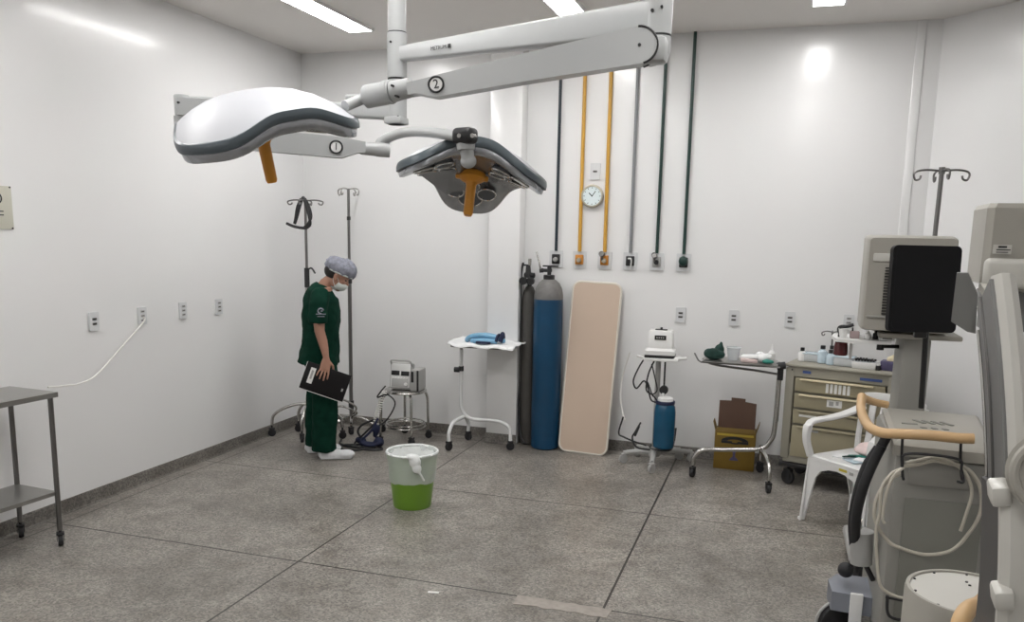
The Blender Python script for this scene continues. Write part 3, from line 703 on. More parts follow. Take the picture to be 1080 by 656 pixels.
o = remesh(mb.build('blood_pressure_cuff', M['navy']), .008); tag(o, 'dark navy bundle of cuff and hose lying on the floor left of the stool', 'pressure cuff')

# ------------------------------------------------------------------ white instrument stand
def instrument_stand(name, label, loc, rz, metal, w, dpt, hgt, foot_a, leg_w, cas=.034, r=.0155):
    # local x: direction the tray reaches from the column; base runs the same way
    t = thing(name, label, 'instrument stand', loc, rz)
    mb = MB(); mb.tube([(0, 0, hgt-.06), (0, 0, .42), (.015, 0, .30), (.09, 0, .235), (.25, 0, .235), (.36, 0, .225), (.425, 0, .18), (.435, 0, .08)], r, 12); mb.build('column', metal, t)
    mb = MB(); mb.tube([(.03, -.0, .25), (-.02, -leg_w*.6, .22), (-.03, -leg_w, .15), (-.03, -leg_w, .08)], r, 12); mb.build('leg', metal, t)
    mb = MB(); mb.tube([(.03, .0, .25), (-.0, leg_w*.6, .22), (-.0, leg_w, .15), (-.0, leg_w, .08)], r, 12); mb.build('leg', metal, t)
    for p in ((.435, 0), (-.03, -leg_w), (0, leg_w)): caster_part(t, p, cas, yaw=random.uniform(0, 3), h=.09)
    mb = MB(); mb.cyl((0, 0, hgt-.36), (0, 0, hgt-.02), r*.66, n=12); mb.build('inner_column', M['darksteel'], t)
    return t
a1_ = at(487, 425, 6.3)
MS = instrument_stand('instrument_stand', 'white-framed instrument stand holding a cloth and blue tubing, left of the blue cylinder', (-2.445, 6.255, 0), math.radians(1), M['whiteenamel'], .52, .34, .87, 0, .19)
mb = MB(); mb.cyl((-.01, -.005, .64), (-.055, -.01, .64), .022); mb.cyl((0, 0, .63), (0, 0, .67), .021); mb.build('height_knob', M['rubber'], MS)
mb = MB(); mb.tube([(0, 0, .80), (.01, 0, .835), (.06, 0, .845), (.40, 0, .845)], .009); mb.tube([(-.03, -.15, .852), (.45, -.15, .852), (.45, .15, .852), (-.03, .15, .852)], .007, 8, 0, True); mb.build('tray_support', M['darksteel'], MS)
mb = MB(); mb.prism(rrect(.52, .34, .04), .006, Matrix.Translation((.215, 0, .856)));  mb.build('tray', M['steel'], MS)
mb = MB(); random.seed(11)                       # draped cloth
g = [[None]*25 for _ in range(13)]
for j in range(13):
    for i in range(25):
        x = -.055+.55*i/24; y = -.185+.37*j/12
        z = .868+.010*math.sin(x*30+j*.6)*math.cos(y*22)+.006*random.random()
        if y < -.16: z -= .018
        if x < -.02: z += .012
        g[j][i] = mb.bm.verts.new((x+.008*math.sin(j*1.3), y+.006*math.sin(i*.9), z))
for j in range(12):
    for i in range(24): mb.bm.faces.new((g[j][i], g[j][i+1], g[j+1][i+1], g[j+1][i]))
o = mb.build('drape_cloth', M['cloth'], ang=3); so = o.modifiers.new('s', 'SOLIDIFY'); so.thickness = .006; so.offset = 1; o.location = MS.location; o.rotation_euler = MS.rotation_euler
tag(o, 'white cloth spread over the tray of the white instrument stand', 'cloth')
mb = MB(); mb.tube([(.05, 0, .89), (.10, -.05, .925), (.20, -.07, .945), (.30, -.05, .93), (.36, 0, .90), (.30, .06, .915), (.18, .07, .93), (.08, .05, .905)], .020, 10, 6, True)
mb.tube([(.12, -.08, .895), (.22, -.10, .905), (.33, -.07, .90)], .020, 10); mb.ellips((.22, -.03, .915), (.09, .05, .03))
o = mb.build('breathing_tube', M['lightblue']); o.location = MS.location; tag(o, 'light blue corrugated breathing tube coiled on the white cloth', 'breathing tube')
mb = MB(); mb.tube([(.36, -.07, .90), (.37, -.06, .945), (.355, .0, .955), (.35, .03, .92)], .018, 10); mb.tube([(.33, -.09, .90), (.335, -.075, .94), (.33, -.02, .95)], .012); mb.box((.23, -.11, .892), (.12, .03, .018), .1, bev=.006)
o = mb.build('face_mask', M['navy']); o.location = MS.location; tag(o, 'dark blue mask piece at the right end of the blue tubing on the white cloth', 'breathing mask')

# ------------------------------------------------------------------ pump trolley with the blue canister
PT = thing('pump_trolley', 'grey star-base trolley with a white device tray and thin pole, right of the leaning board', 'trolley', (-.84, 6.28, 0))
pc = Vector((-.84, 6.28, 0))
for (u, v) in ((657, 488), (687, 499), (729, 487)):
    q = fl(u, v)-pc; d = q.normalized(); S = q.length
    mb = MB(); mb.tube([Vector((0, 0, .10)), d*S*.5+Vector((0, 0, .098)), d*S+Vector((0, 0, .082))], .020, 8, 4, rr=(.026, .017)); mb.build('leg', M['casegrey'], PT)
    caster_part(PT, d*S, .034, 'casegrey', yaw=random.uniform(0, 3), h=.08)
for q in (Vector((-.16, .19, 0)), Vector((.17, .22, 0))):
    mb = MB(); mb.tube([Vector((0, 0, .10)), q*.5+Vector((0, 0, .098)), q+Vector((0, 0, .082))], .020, 8, 4, rr=(.026, .017)); mb.build('leg', M['casegrey'], PT)
    caster_part(PT, q, .034, 'casegrey', yaw=random.uniform(0, 3), h=.08)
mb = MB(); mb.lathe([(.045, .07), (.05, .10), (.04, .14), (.02, .15)]); mb.cyl((0, 0, .14), (.0, 0, .82), .020, n=14); mb.build('pole', M['casegrey'], PT)
mb = MB(); mb.box((.03, 0, .838), (.26, .25, .022), bev=.008); mb.tube([(.12, -.09, .85), (.18, -.10, .857), (.22, -.10, .862)], .012); mb.tube([(-.10, -.10, .845), (-.15, -.10, .86)], .009); mb.build('tray', M['white'], PT)
mb = MB(); mb.cyl((.055, -.02, .60), (.055, -.05, .60), .033); mb.cyl((.055, -.035, .50), (.055, -.035, .83), .007); mb.build('dial_gauge', M['rubber'], PT)
mb = MB()
mb.tube([(-.25, -.02, .36), (-.28, -.02, .23), (-.24, -.02, .20), (-.15, -.02, .17), (-.06, -.02, .15)], .007, 8)
mb.tube([(-.11, -.03, .33), (-.15, -.03, .25), (-.17, -.03, .20), (-.13, -.03, .13), (0, -.03, .12)], .007, 8)
mb.tube([(.16, -.03, .31), (.15, -.03, .2), (.12, -.03, .13), (0, -.03, .12)], .007, 8)
mb.torus((.055, -.05, .15), .085, .005); mb.build('wire_holder', M['rubber'], PT)
mb = MB(); mb.box((-.135, -.03, .26), (.016, .03, .09), Matrix.Rotation(.35, 3, 'Y'), bev=.006); mb.build('foot_lever', M['rubber'], PT)
mb = MB(); mb.tube([(-.10, -.06, .835), (-.14, -.07, .76), (-.175, -.07, .66), (-.15, -.06, .60), (-.10, -.05, .66), (-.07, -.04, .62), (-.04, -.04, .52), (.0, -.05, .50)], .006, 8)
mb.tube([(-.02, -.08, .83), (-.06, -.09, .72), (-.07, -.09, .60), (-.02, -.08, .56), (.01, -.07, .52)], .006, 8)
mb.tube([(-.04, -.08, .80), (-.01, -.09, .70), (.01, -.09, .60), (-.04, -.08, .57), (-.065, -.08, .66), (-.02, -.08, .55)], .005, 8)
mb.build('cord', M['rubber'], PT)
mb = MB(); mb.tube([(-.24, .10, .85), (-.30, .16, .65), (-.31, .16, .50), (-.28, .10, .38), (-.24, .0, .33)], .006, 8); o = mb.build('white_hose', M['palecable']); o.location = pc; tag(o, 'thin white hose curving down the back wall between the tan board and the pump trolley', 'hose')
t = thing('blue_canister', 'translucent-looking blue canister with a white lid held in the pump trolley', 'canister', pc+Vector((.075, -.07, .155)))
mb = MB(); mb.lathe([(.060, 0), (.078, .012), (.082, .05), (.082, .28), (.076, .325), (.066, .345)], n=30); mb.build('body', M['bluebottle'], t)
mb = MB(); mb.lathe([(.072, .345), (.074, .362), (.070, .37)], n=30); mb.build('band', M['navy'], t)
mb = MB(); mb.lathe([(.060, .37), (.056, .392), (.03, .40)], n=30); mb.cyl((-.02, 0, .395), (-.02, 0, .425), .009); mb.build('lid', M['white'], t)
t = thing('pump_device', 'white pump unit with a small dark display on top of the trolley', 'medical device', pc+Vector((.012, -.01, .849)), math.radians(4))
mb = MB(); mb.box((0, 0, .012), (.225, .20, .022), bev=.004); mb.build('base', M['black'], t)
mb = MB()
mb.loft([[Vector((x, y, z)) for x, y in [(a*sx, b*sy) for a, b in rrect(1, 1, .08)]] for sx, sy, z in ((.225, .20, .024), (.225, .20, .055), (.195, .17, .075), (.185, .16, .19), (.165, .14, .205))]); mb.build('case', M['white'], t)
mb = MB(); mb.box((0, -.084, .155), (.085, .006, .034), bev=.002); d_ = mb.build('display', M['black'], t)
mb = MB()
for k in range(4): mb.box((-.025+k*.016, -.0885, .155), (.009, .001, .012))
mb.build('digit', M['casegrey'], d_)
mb = MB(); mb.box((0, 0, .208), (.09, .04, .006), bev=.002); mb.cyl((0, 0, .205), (0, 0, .225), .009); mb.build('knob', M['black'], t)

# ------------------------------------------------------------------ sharps box
t = thing('sharps_box', 'ochre cardboard sharps box with its brown lid standing open behind the chrome stand', 'box', (-.244, 6.43, 0))
mb = MB(); mb.box((0, 0, .15), (.30, .17, .298), bev=.002); mb.build('box_body', M['yellowbox'], t)
mb = MB(); mb.prism([(-.138, 0), (.138, 0), (.138, .215), (.055, .225), (.055, .248), (-.05, .252), (-.05, .228), (-.138, .225)], .004, frame((0, .03, .285), (1, 0, 0), (0, .12, 1))); mb.build('lid_flap', M['brown'], t)
mb = MB()
for s in (-1, 1): mb.prism([(-.075, 0), (.075, 0), (.06, .07), (-.06, .07)], .003, frame((s*.150, 0, .296), (0, 1, 0), (s*.30, 0, 1)))
mb.prism([(-.148, 0), (.148, 0), (.13, .03), (-.13, .03)], .003, frame((0, -.085, .295), (1, 0, 0), (0, .4, 1))); mb.build('side_flap', M['yellowbox'], t)
mb = MB(); mb.box((0, -.0865, .272), (.27, .002, .016)); mb.build('yellow_band', mat('yellow print', (.50, .36, .04), .5), t)
mb = MB(); f_ = frame((0, -.0868, .225), (1, 0, 0), (0, 0, 1))
arc = [(.10*math.cos(a), .035*math.sin(a)) for a in [PI*k/14 for k in range(15)]]; arc += [(.055*math.cos(a), .014*math.sin(a)) for a in [PI*(14-k)/14 for k in range(15)]]
mb.prism(arc, .0015, f_); mb.box((-.06, -.0875, .215), (.08, .0015, .018)); mb.box((.06, -.0875, .215), (.08, .0015, .018)); mb.box((0, -.0875, .208), (.05, .0015, .012)); mb.build('printed_symbol', M['black'], t)
mb = MB(); mb.box((0, -.0868, .125), (.018, .0015, .045)); mb.torus((0, -.087, .150), .012, .004, (0, 1, 0)); mb.prism([(-.035, -.03), (.035, -.03), (.02, -.01), (0, .005), (-.02, -.01)], .0012, frame((0, -.0868, .105), (1, 0, 0), (0, 0, 1))); mb.build('printed_symbol', M['purple'], t)

# ------------------------------------------------------------------ chrome instrument stand (right)
CS = thing('instrument_stand', 'chrome instrument stand loaded with black cloth and papers, in front of the sharps box', 'instrument stand', (0, 0, 0))
fa, fb, fc = fl(730, 503), fl(810, 520), fl(801, 498)
CS.location = ((fb+fc)/2).x+.015, ((fb+fc)/2).y, 0
o0 = Vector(CS.location)
mb = MB(); mb.tube([Vector((.04, 0, .82)), Vector((.035, 0, .42)), Vector((.01, 0, .31)), Vector((-.06, 0, .245)), (fa-o0)*.55+Vector((0, 0, .225)), (fa-o0)*.88+Vector((0, 0, .21)), (fa-o0)*.99+Vector((0, 0, .15)), (fa-o0)+Vector((0, 0, .09))], .0165, 12); mb.build('column', M['chrome'], CS)
for q in (fb, fc):
    e = q-o0; mb = MB(); mb.tube([Vector((-.05, 0, .245)), e*.55+Vector((-.02, 0, .23)), e*.95+Vector((0, 0, .17)), e+Vector((0, 0, .09))], .0155, 12); mb.build('leg', M['chrome'], CS)
for q in (fa, fb, fc): caster_part(CS, q-o0, .034, yaw=random.uniform(0, 3), h=.10)
mb = MB(); mb.cyl((.046, 0, .46), (.046, 0, .88), .011, n=12); mb.build('inner_column', M['darksteel'], CS)
mb = MB(); mb.cyl((.02, -.02, .86), (.075, -.01, .87), .026); mb.cyl((.046, 0, .76), (.046, 0, .86), .021); mb.build('height_knob', M['rubber'], CS)
mb = MB(); T0 = Vector((-.235, .04, .875))
mb.tube([(.04, 0, .80), (-.10, .0, .815), (-.40, .03, .835), (-.48, .05, .858), (-.50, .06, .872)], .0085); mb.tube([(.04, -.12, .868), (-.50, -.10, .868), (-.52, -.1, .88), (-.55, -.09, .93)], .006, 8, 0); mb.tube([(.04, .12, .868), (-.50, .14, .868)], .006, 8, 0)
mb.build('tray_support', M['darksteel'], CS)
mb = MB(); mb.prism(rrect(.52, .30, .03), .006, Matrix.Translation((-.235, .02, .874))); mb.build('tray', M['steel'], CS)
tz = .881
def lump(name, mkey, parts, label, cat, group=None, vox=.006, base=None, orient=0):
    mb = MB()
    for p in parts: mb.ellips(*p)
    o = mb.build(name, M[mkey]); o.location = base; remesh(o, vox, 3); return tag(o, label, cat, group)
b0 = o0+Vector((0, 0, tz))
lump('bundled_cloth', 'darkgreen', [((0, 0, .035), (.075, .06, .04)), ((-.04, .01, .04), (.04, .05, .035)), ((.03, .02, .07), (.035, .03, .04)), ((.04, .02, .095), (.015, .014, .035)), ((-.01, -.03, .05), (.05, .03, .035))], 'crumpled black-green cloth bundle at the left end of the chrome instrument stand', 'cloth', base=b0+Vector((-.415, .0, 0)))
t = thing('plastic_tub', 'cloudy clear plastic tub beside the black cloth on the chrome stand', 'tub', b0+Vector((-.285, .02, 0)))
mb = MB(); mb.lathe([(.036, 0), (.048, .085), (.053, .088), (.053, .094), (.045, .092), (.034, .004)], n=24); mb.build('tub', M['clear'], t)
for k, (x, y, z, w_, h_, r_, nm, lab) in enumerate(((-.175, -.02, .012, .11, .024, .15, 'gauze_pack', 'lower pinkish paper pack lying flat in the middle of the chrome stand'), (-.165, .0, .036, .12, .022, -.12, 'gauze_pack', 'upper pinkish paper pack lying tilted on the lower one on the chrome stand'))):
    mb = MB(); mb.box((0, 0, 0), (w_, .10, h_), Matrix.Rotation(r_*.5, 3, 'Y') @ Matrix.Rotation(r_, 3, 'Z'), bev=.006); 
    c_ = mb.build(nm, M['pink'] if k == 0 else M['cloth']); c_.location = b0+Vector((x, y, z)); tag(c_, lab, 'paper pack', 'paper packs on the chrome stand')
lump('crumpled_paper', 'cloth', [((0, 0, .03), (.05, .05, .032)), ((.03, -.02, .04), (.035, .03, .03)), ((-.02, .01, .055), (.03, .03, .02))], 'crumpled white paper at the right part of the chrome stand', 'paper', base=b0+Vector((-.08, -.01, 0)))
t = thing('spray_bottle', 'tiny white bottle with tapered top standing at the right end of the chrome stand', 'bottle', b0+Vector((-.022, .03, 0)))
mb = MB(); mb.lathe([(.022, 0), (.024, .01), (.024, .065), (.010, .085)], n=18); mb.build('body', M['white'], t)
mb = MB(); mb.lathe([(.010, .085), (.008, .10), (.003, .125)], n=12); mb.build('nozzle', M['white'], t)
lump('gloves', 'teal', [((0, 0, .016), (.035, .025, .016)), ((.02, -.02, .018), (.03, .015, .014))], 'small dark teal lump next to the little white bottle on the chrome stand', 'gloves', base=b0+Vector((-.05, -.07, 0)))

# ------------------------------------------------------------------ drawer cart
DC = thing('drawer_cart', 'grey-beige medical drawer cart topped with bottles and trays against the back wall', 'drawer cart', (.492, 6.195, 0), math.radians(-16))
w2, d2 = .365, .215
mb = MB(); mb.box((-w2+.03, 0, .53), (.06, d2*2, .66), bev=.012); mb.box((w2-.03, 0, .53), (.06, d2*2, .66), bev=.012); mb.box((0, d2-.01, .5), (.64, .02, .70)); mb.box((0, -d2+.03, .832), (.66, .05, .064)); mb.box((0, .0, .20), (.69, d2*2-.02, .05), bev=.004)
mb.box((-w2+.045, -.03, .24), (.05, d2*2-.09, .14), bev=.008); mb.box((0, -.005, .5), (.60, .37, .60)); mb.build('body', M['cartbeige'], DC)
mb = MB(); mb.box((0, 0, .875), (.75, .45, .020), bev=.008); mb.torus((0, 0, 0), .001, .0005) if False else None; mb.build('top_board', M['cartbeige'], DC)
mb = MB(); mb.box((0, 0, .155), (.74, .44, .030), bev=.008); mb.build('base_bumper', M['black'], DC)
mb = MB(); mb.box((-w2+.045, -d2-.003, .845), (.012, .004, .012), bev=.002); mb.build('lock', M['black'], DC)
mb = MB(); mb.box((-.22, -d2+.003, .835), (.055, .004, .018)); mb.box((.20, -d2+.003, .828), (.14, .004, .018)); mb.build('blue_label', M['blue'], DC)
for i, (z0, z1) in enumerate(((.695, .790), (.580, .680), (.465, .565), (.225, .450))):
    mb = MB(); mb.box((0, -d2+.008, (z0+z1)/2), (.59, .020, z1-z0), bev=.005); dr = mb.build('drawer', M['drawer'], DC)
    mb = MB(); mb.box((-.02, -d2-.010, z1-.008), (.48, .022, .012), bev=.004); mb.build('handle', M['cream'] if i < 2 else M['drawer'], dr)
    if i == 0:
        mb = MB()
        for k in range(6): mb.box((-.075+k*.028, -d2-.003, (z0+z1)/2-.004), (.018, .002, .066))
        mb.build('label_strip', M['paper'], dr)
    elif i == 1:
        mb = MB(); mb.box((-.02, -d2-.003, .635), (.10, .002, .05)); l = mb.build('label_strip', M['paper'], dr)
        mb = MB(); mb.box((-.04, -d2-.0048, .635), (.03, .0012, .03)); mb.box((0.0, -d2-.0048, .64), (.018, .0012, .025)); mb.build('printed_mark', M['casegrey'], dr)
    elif i == 2:
        mb = MB(); mb.box((-.19, -d2-.003, .525), (.12, .002, .016)); mb.build('label_strip', M['paper'], dr)
    else:
        mb = MB(); mb.box((-.14, -d2-.003, .425), (.06, .002, .018)); mb.build('label_strip', M['casegrey'], dr)
for sx in (-1, 1):
    for sy in (-1, 1): caster_part(DC, (sx*.31, sy*.16), .052, yaw=.4*sx+PI/2, h=.14)
mb = MB(); mb.tube([(-.16, .20, .88), (-.16, .20, 1.085)], .0065, 8, 0); hooks(mb, (-.16, .20, 1.085), .075, 4, .3, .0045, .025); mb.build('drip_pole', M['darksteel'], DC)
tops = .885
def on_cart(x, y): return WM(DC) @ Vector((x, y, tops))
def bottle(name, label, p, r, h, mk, capm='white', group=None, caph=.02, cat='bottle'):
    t = thing(name, label, cat, p, 0, group)
    mb = MB(); mb.lathe([(r*.85, 0), (r, .004), (r, h*.72), (r*.8, h*.85), (r*.42, h*.93), (r*.42, h)], n=18); mb.build('body', M[mk], t)
    mb = MB(); mb.lathe([(r*.52, h-.002), (r*.52, h+caph), (r*.45, h+caph+.002)], n=16); mb.build('cap', M[capm], t); return t
g = 'small bottles on the drawer cart'
bottle('medicine_bottle', 'squat white bottle with dark cap at the left end of the drawer cart top', on_cart(-.31, -.02), .028, .075, 'white', 'black', g)
bottle('medicine_bottle', 'white-and-blue bottle with dark cap, tallest of the bottles mid-left on the drawer cart', on_cart(-.165, -.04), .033, .105, 'clearblue', 'black', g)
bottle('medicine_bottle', 'clear bluish bottle with dark cap just right of the tallest bottle on the drawer cart', on_cart(-.10, -.08), .029, .085, 'clearblue', 'black', g)
bottle('medicine_bottle', 'clear bluish bottle standing behind the pair near the thin hook pole', on_cart(-.13, .08), .030, .095, 'clear', 'black', g)
for (x, y, w_, d_, h_, lab) in ((-.25, .02, .12, .12, .055, 'low cloudy plastic container left of the bottles on the drawer cart'), (-.01, -.06, .13, .11, .06, 'low cloudy plastic container right of the bottles on the drawer cart')):
    t = thing('plastic_container', lab, 'container', on_cart(x, y), DC.rotation_euler.z, 'cloudy containers on the drawer cart')
    mb = MB(); mb.box((0, 0, h_/2), (w_, d_, h_), bev=.01); mb.build('tub', M['clear'], t)
    mb = MB(); mb.box((0, 0, h_+.004), (w_+.008, d_+.008, .008), bev=.003); mb.build('lid', M['clearblue'], t)
t = thing('supply_tray', 'white open tray filled with dark ampoules on the drawer cart', 'tray', on_cart(.13, -.07), DC.rotation_euler.z)
mb = MB(); mb.box((0, 0, .012), (.15, .12, .024), bev=.004)
for s in (-1, 1): mb.box((s*.073, 0, .028), (.006, .12, .035), bev=.002); mb.box((0, s*.058, .028), (.15, .006, .035), bev=.002)
mb.build('tray', M['white'], t)
random.seed(5)
for k in range(14):
    a = thing('ampoule', 'tiny dark-capped ampoule standing in the white tray on the drawer cart', 'ampoule', on_cart(.13+(k % 7-3)*.019, -.07+(k//7-.5)*.05)+Vector((0, 0, .024)), 0, 'ampoules in the white tray')
    mb = MB(); mb.lathe([(.007, 0), (.007, .022), (.004, .026)], n=10); mb.build('body', M['clear'], a)
    mb = MB(); mb.lathe([(.0078, .026), (.0078, .038+.006*random.random())], n=10); mb.build('cap', M['black'], a)
t = thing('glove_box', 'small violet patterned box with cream tissue sticking out at the right end of the cart', 'box', on_cart(.29, -.06), DC.rotation_euler.z)
mb = MB(); mb.box((0, 0, .032), (.12, .10, .064), bev=.003); mb.build('carton', M['purple'], t)
mb = MB(); mb.ellips((0, 0, .072), (.030, .022, .026)); mb.ellips((.012, 0, .088), (.014, .012, .022)); remesh(mb.build('tissue', M['cream'], t), .005)
t = thing('small_jar', 'little dark jar between the white tray and the violet box on the cart', 'jar', on_cart(.222, -.12))
mb = MB(); mb.lathe([(.014, 0), (.016, .004), (.016, .03), (.012, .034)], n=16); mb.build('jar', M['black'], t)
mb = MB(); mb.lathe([(.0125, .034), (.0125, .044)], n=16); mb.build('lid', M['white'], t)

# ------------------------------------------------------------------ plastic chair
CH = thing('plastic_chair', 'white moulded plastic armchair with packets on its seat beside the grey workstation', 'chair', (.55, 5.33, 0), math.radians(-44))
cm = M['white']
mb = MB()
gr = [[None]*13 for _ in range(13)]
def seat_z(x, y): return .425+.012*(abs(x)/.21)**2 - .012*math.exp(-((y-.03)/.12)**2) - .02*max(0, (-y-.16)/.05)**2
mb.loft([[Vector((x*sc, y*sc, z)) for x, y in rrect(.43, .43, .05, 5)] for sc, z in ((.97, .395), (1.0, .40), (1.0, .425), (.97, .432))]); mb.build('seat', cm, CH)
for sx in (-1, 1):                     # front legs with the arched apron between them
    mb = MB(); f_ = frame((0, -.205, 0), (sx, 0, 0), (0, 0, 1))
    mb.prism([(.225, 0), (.255, 0), (.222, .42), (0.0, .42), (0.0, .375), (.06, .368), (.12, .345), (.155, .30), (.172, .24)], .014, f_ @ Matrix.Translation((0, 0, -.007)))
    f2 = frame((sx*.232, 0, 0), (0, 1, 0), (-.035*sx, 0, 1))
    mb.prism([(-.235, 0), (-.215, 0), (-.14, .30), (-.08, .375), (0, .38), (0, .42), (-.212, .42)], .013, f2 @ Matrix.Translation((0, 0, -.007)))
    mb.box((sx*.240, -.215, .010), (.034, .034, .02), bev=.006); mb.build('leg', cm, CH)
    mb = MB(); f_ = frame((0, .215, 0), (sx, 0, 0), (0, 0, 1))
    mb.prism([(.210, 0), (.235, 0), (.215, .42), (0.0, .42), (0.0, .385), (.10, .37), (.16, .28)], .014, f_ @ Matrix.Translation((0, 0, -.007)))
    mb.prism([(.25, 0), (.27, 0), (.215, .42), (0, .42), (0, .38), (.08, .375), (.14, .30)], .013, f2 @ Matrix.Translation((0, 0, -.007)))
    mb.box((sx*.228, .255, .010), (.034, .034, .02), bev=.006); mb.build('leg', cm, CH)
    mb = MB()
    def band(pts, wd, th):
        rings = []
        for p, wv, tv in zip(pts, wd, th): rings.append(None)
        return rings
    P = catmull([(sx*.218, -.20, .42), (sx*.235, -.225, .52), (sx*.240, -.215, .605), (sx*.243, -.16, .635), (sx*.243, .0, .642), (sx*.232, .14, .665), (sx*.21, .235, .70)], 6)
    rings = []
    for i, p in enumerate(P):
        t_ = (P[min(i+1, len(P)-1)]-P[max(i-1, 0)]).normalized(); x_ = Vector((1, 0, 0)); x_ = (x_-t_*x_.dot(t_)).normalized(); y_ = t_.cross(x_)
        s_ = i/(len(P)-1); wd = .034+.034*math.sin(min(1, s_*1.4)*PI*.5)**2
        rings.append([p+x_*a+y_*b for a, b in rrect(wd, .022 if s_ > .35 else .040, .008, 3)])
    mb.loft(rings); mb.build('armrest', cm, CH)
mb = MB()
for k in range(5):
    x = -.14+.07*k; P = catmull([(x, .205, .42), (x*1.05, .235, .52), (x*1.15, .262, .66), (x*1.2, .285, .74)], 4)
    mb.loft([[p+Vector((a, b, 0)) for a, b in rrect(.048, .012, .005, 2)] for p in P])
P = [Vector((.225*math.sin(a), .295-.05*(1-math.cos(a))*1.2, .745+.02*math.cos(a*1.0))) for a in [(-75+150*i/16)*PI/180 for i in range(17)]]
mb.loft([[p+Vector((0, b, a)) for a, b in rrect(.075, .014, .006, 2)] for p in P])
for sx in (-1, 1):
    P = catmull([(sx*.205, .205, .41), (sx*.215, .225, .55), (sx*.218, .245, .70), (sx*.215, .255, .76)], 4)
    mb.loft([[p+Vector((a, b, 0)) for a, b in rrect(.035, .02, .006, 2)] for p in P])
mb.build('backrest', cm, CH)
mb = MB(); mb.box((.045, -.214, .395), (.055, .004, .016)); st = mb.build('sticker', mat('yellow sticker', (.55, .45, .05), .5), CH)
mb = MB(); mb.box((.105, -.214, .388), (.025, .004, .016)); mb.build('sticker', M['casegrey'], CH)
def on_chair(x, y, z=.434): return WM(CH) @ Vector((x, y, z))
lump('plastic_bag', 'pink', [((0, 0, .035), (.13, .10, .035)), ((-.04, .03, .05), (.07, .07, .03)), ((.06, .01, .045), (.07, .06, .03))], 'pinkish-white plastic bag on top of the packets on the white chair', 'bag', base=on_chair(.02, .10, .436), vox=.007)
rz_ = math.radians(-44)
for k, (x, y, z, a, mk, w_, h_, lab) in enumerate(((-.07, -.06, .438, .5, 'cloth', .14, .10, 'white paper packet at the front left of the chair seat'), (.03, -.10, .440, -.3, 'clearblue', .12, .09, 'pale bluish packet at the front of the chair seat'),
        (.0, -.02, .450, .9, 'teal', .13, .035, 'narrow teal-green packet in the middle of the chair seat'), (.08, -.07, .449, .2, 'cloth', .12, .07, 'white packet at the right of the chair seat'), (-.02, -.09, .453, 1.3, 'darkgreen', .09, .018, 'thin dark green strip packet lying over the pale packets on the chair'))):
    mb = MB(); mb.box((0, 0, 0), (w_, h_, .008), bev=.003); o = mb.build('supply_packet', M[mk]); o.location = on_chair(x, y, z); o.rotation_euler = (.03, -.02, rz_+a); tag(o, lab, 'packet', 'packets on the chair')

# ------------------------------------------------------------------ machine with shelf, old monitor on top
AM = thing('anaesthesia_machine', 'dark grey medical machine column with a pale side shelf behind the workstation', 'medical machine', (.66, 4.68, 0))
mb = MB(); mb.box((.015, 0, .66), (.13, .30, 1.22), bev=.012); mb.box((.13, .03, .45), (.16, .28, .70), bev=.012); mb.build('cabinet', M['wsgrey'], AM)
mb = MB(); mb.box((.02, 0, 1.282), (.38, .38, .025), bev=.008); mb.build('top_plate', M['carm'], AM)
mb = MB(); mb.box((.03, 0, .11), (.50, .50, .06), bev=.02); mb.build('base', M['casegrey'], AM)
for sx in (-1, 1):
    for sy in (-1, 1): caster_part(AM, (.03+sx*.20, sy*.20), .04, yaw=.5, h=.085)
mb = MB(); f_ = Matrix.Translation((-.235, -.03, 1.235))
mb.prism([(.13, -.14), (-.02, -.17), (-.13, -.13), (-.145, .0), (-.13, .12), (.13, .12)], .016, f_); mb.build('shelf', M['white'], AM)
mb = MB(); mb.cyl((-.14, -.03, 1.19), (-.14, -.03, 1.235), .018); mb.cyl((-.13, -.03, 1.21), (-.03, -.01, 1.21), .010); mb.build('shelf_bracket', M['black'], AM)
mb = MB(); mb.cyl((.095, .20, 1.25), (.105, .22, 2.12), .012, n=12); hooks(mb, (.105, .22, 2.115), .135, 4, .12, .0055, .045); mb.cyl((.105, .22, 2.10), (.105, .22, 2.135), .016); mb.build('drip_pole', M['darksteel'], AM)
CR = thing('display_monitor', 'bulky beige tube monitor seen from behind, with black vent slots, behind the black screen', 'monitor', (.61, 4.66, 1.295), math.radians(-3))
mb = MB(); mb.box((0, .10, .245), (.41, .18, .48), bev=.02)
mb.loft([[Vector((x, y, z)) for x, z in [(a, b+.245+dz) for a, b in rrect(w_, h_, .02)]] for y, w_, h_, dz in ((.02, .41, .48, 0), (-.10, .405, .475, 0), (-.215, .395, .46, 0), (-.235, .38, .45, 0))]); mb.build('case', M['carm'], CR)
mb = MB(); mb.box((-.095, -.238, .375), (.15, .012, .04), bev=.005); mb.build('grip_recess', M['carmlight'], CR)
mb = MB()
for k in range(17): mb.box((-.075, -.238, .325-k*.0140), (.075, .012, .0062))
mb.build('vent', M['black'], CR)
mb = MB(); mb.box((-.06, -.240, .085), (.24, .012, .012), bev=.003); mb.build('ledge', M['wsgrey'], CR)
def on_shelf(x, y): return Vector((AM.location.x+x, AM.location.y+y, 1.252))
t = thing('paper_cup', 'white tapered cup at the left end of the pale shelf', 'cup', on_shelf(-.33, -.10)); mb = MB(); mb.lathe([(.016, 0), (.024, .045), (.026, .047), (.022, .045), (.015, .003)], n=18); mb.build('cup', M['white'], t)
t = thing('small_box', 'greyish pink little box next to the white cup on the shelf', 'box', on_shelf(-.275, -.10)); mb = MB(); mb.box((0, 0, .018), (.045, .04, .036), bev=.003); mb.build('carton', mat('grey pink', (.35, .27, .27), .6), t); mb = MB(); mb.tube([(-.01, 0, .03), (-.012, 0, .055)], .004, 8, 0); mb.build('tip', M['black'], t)
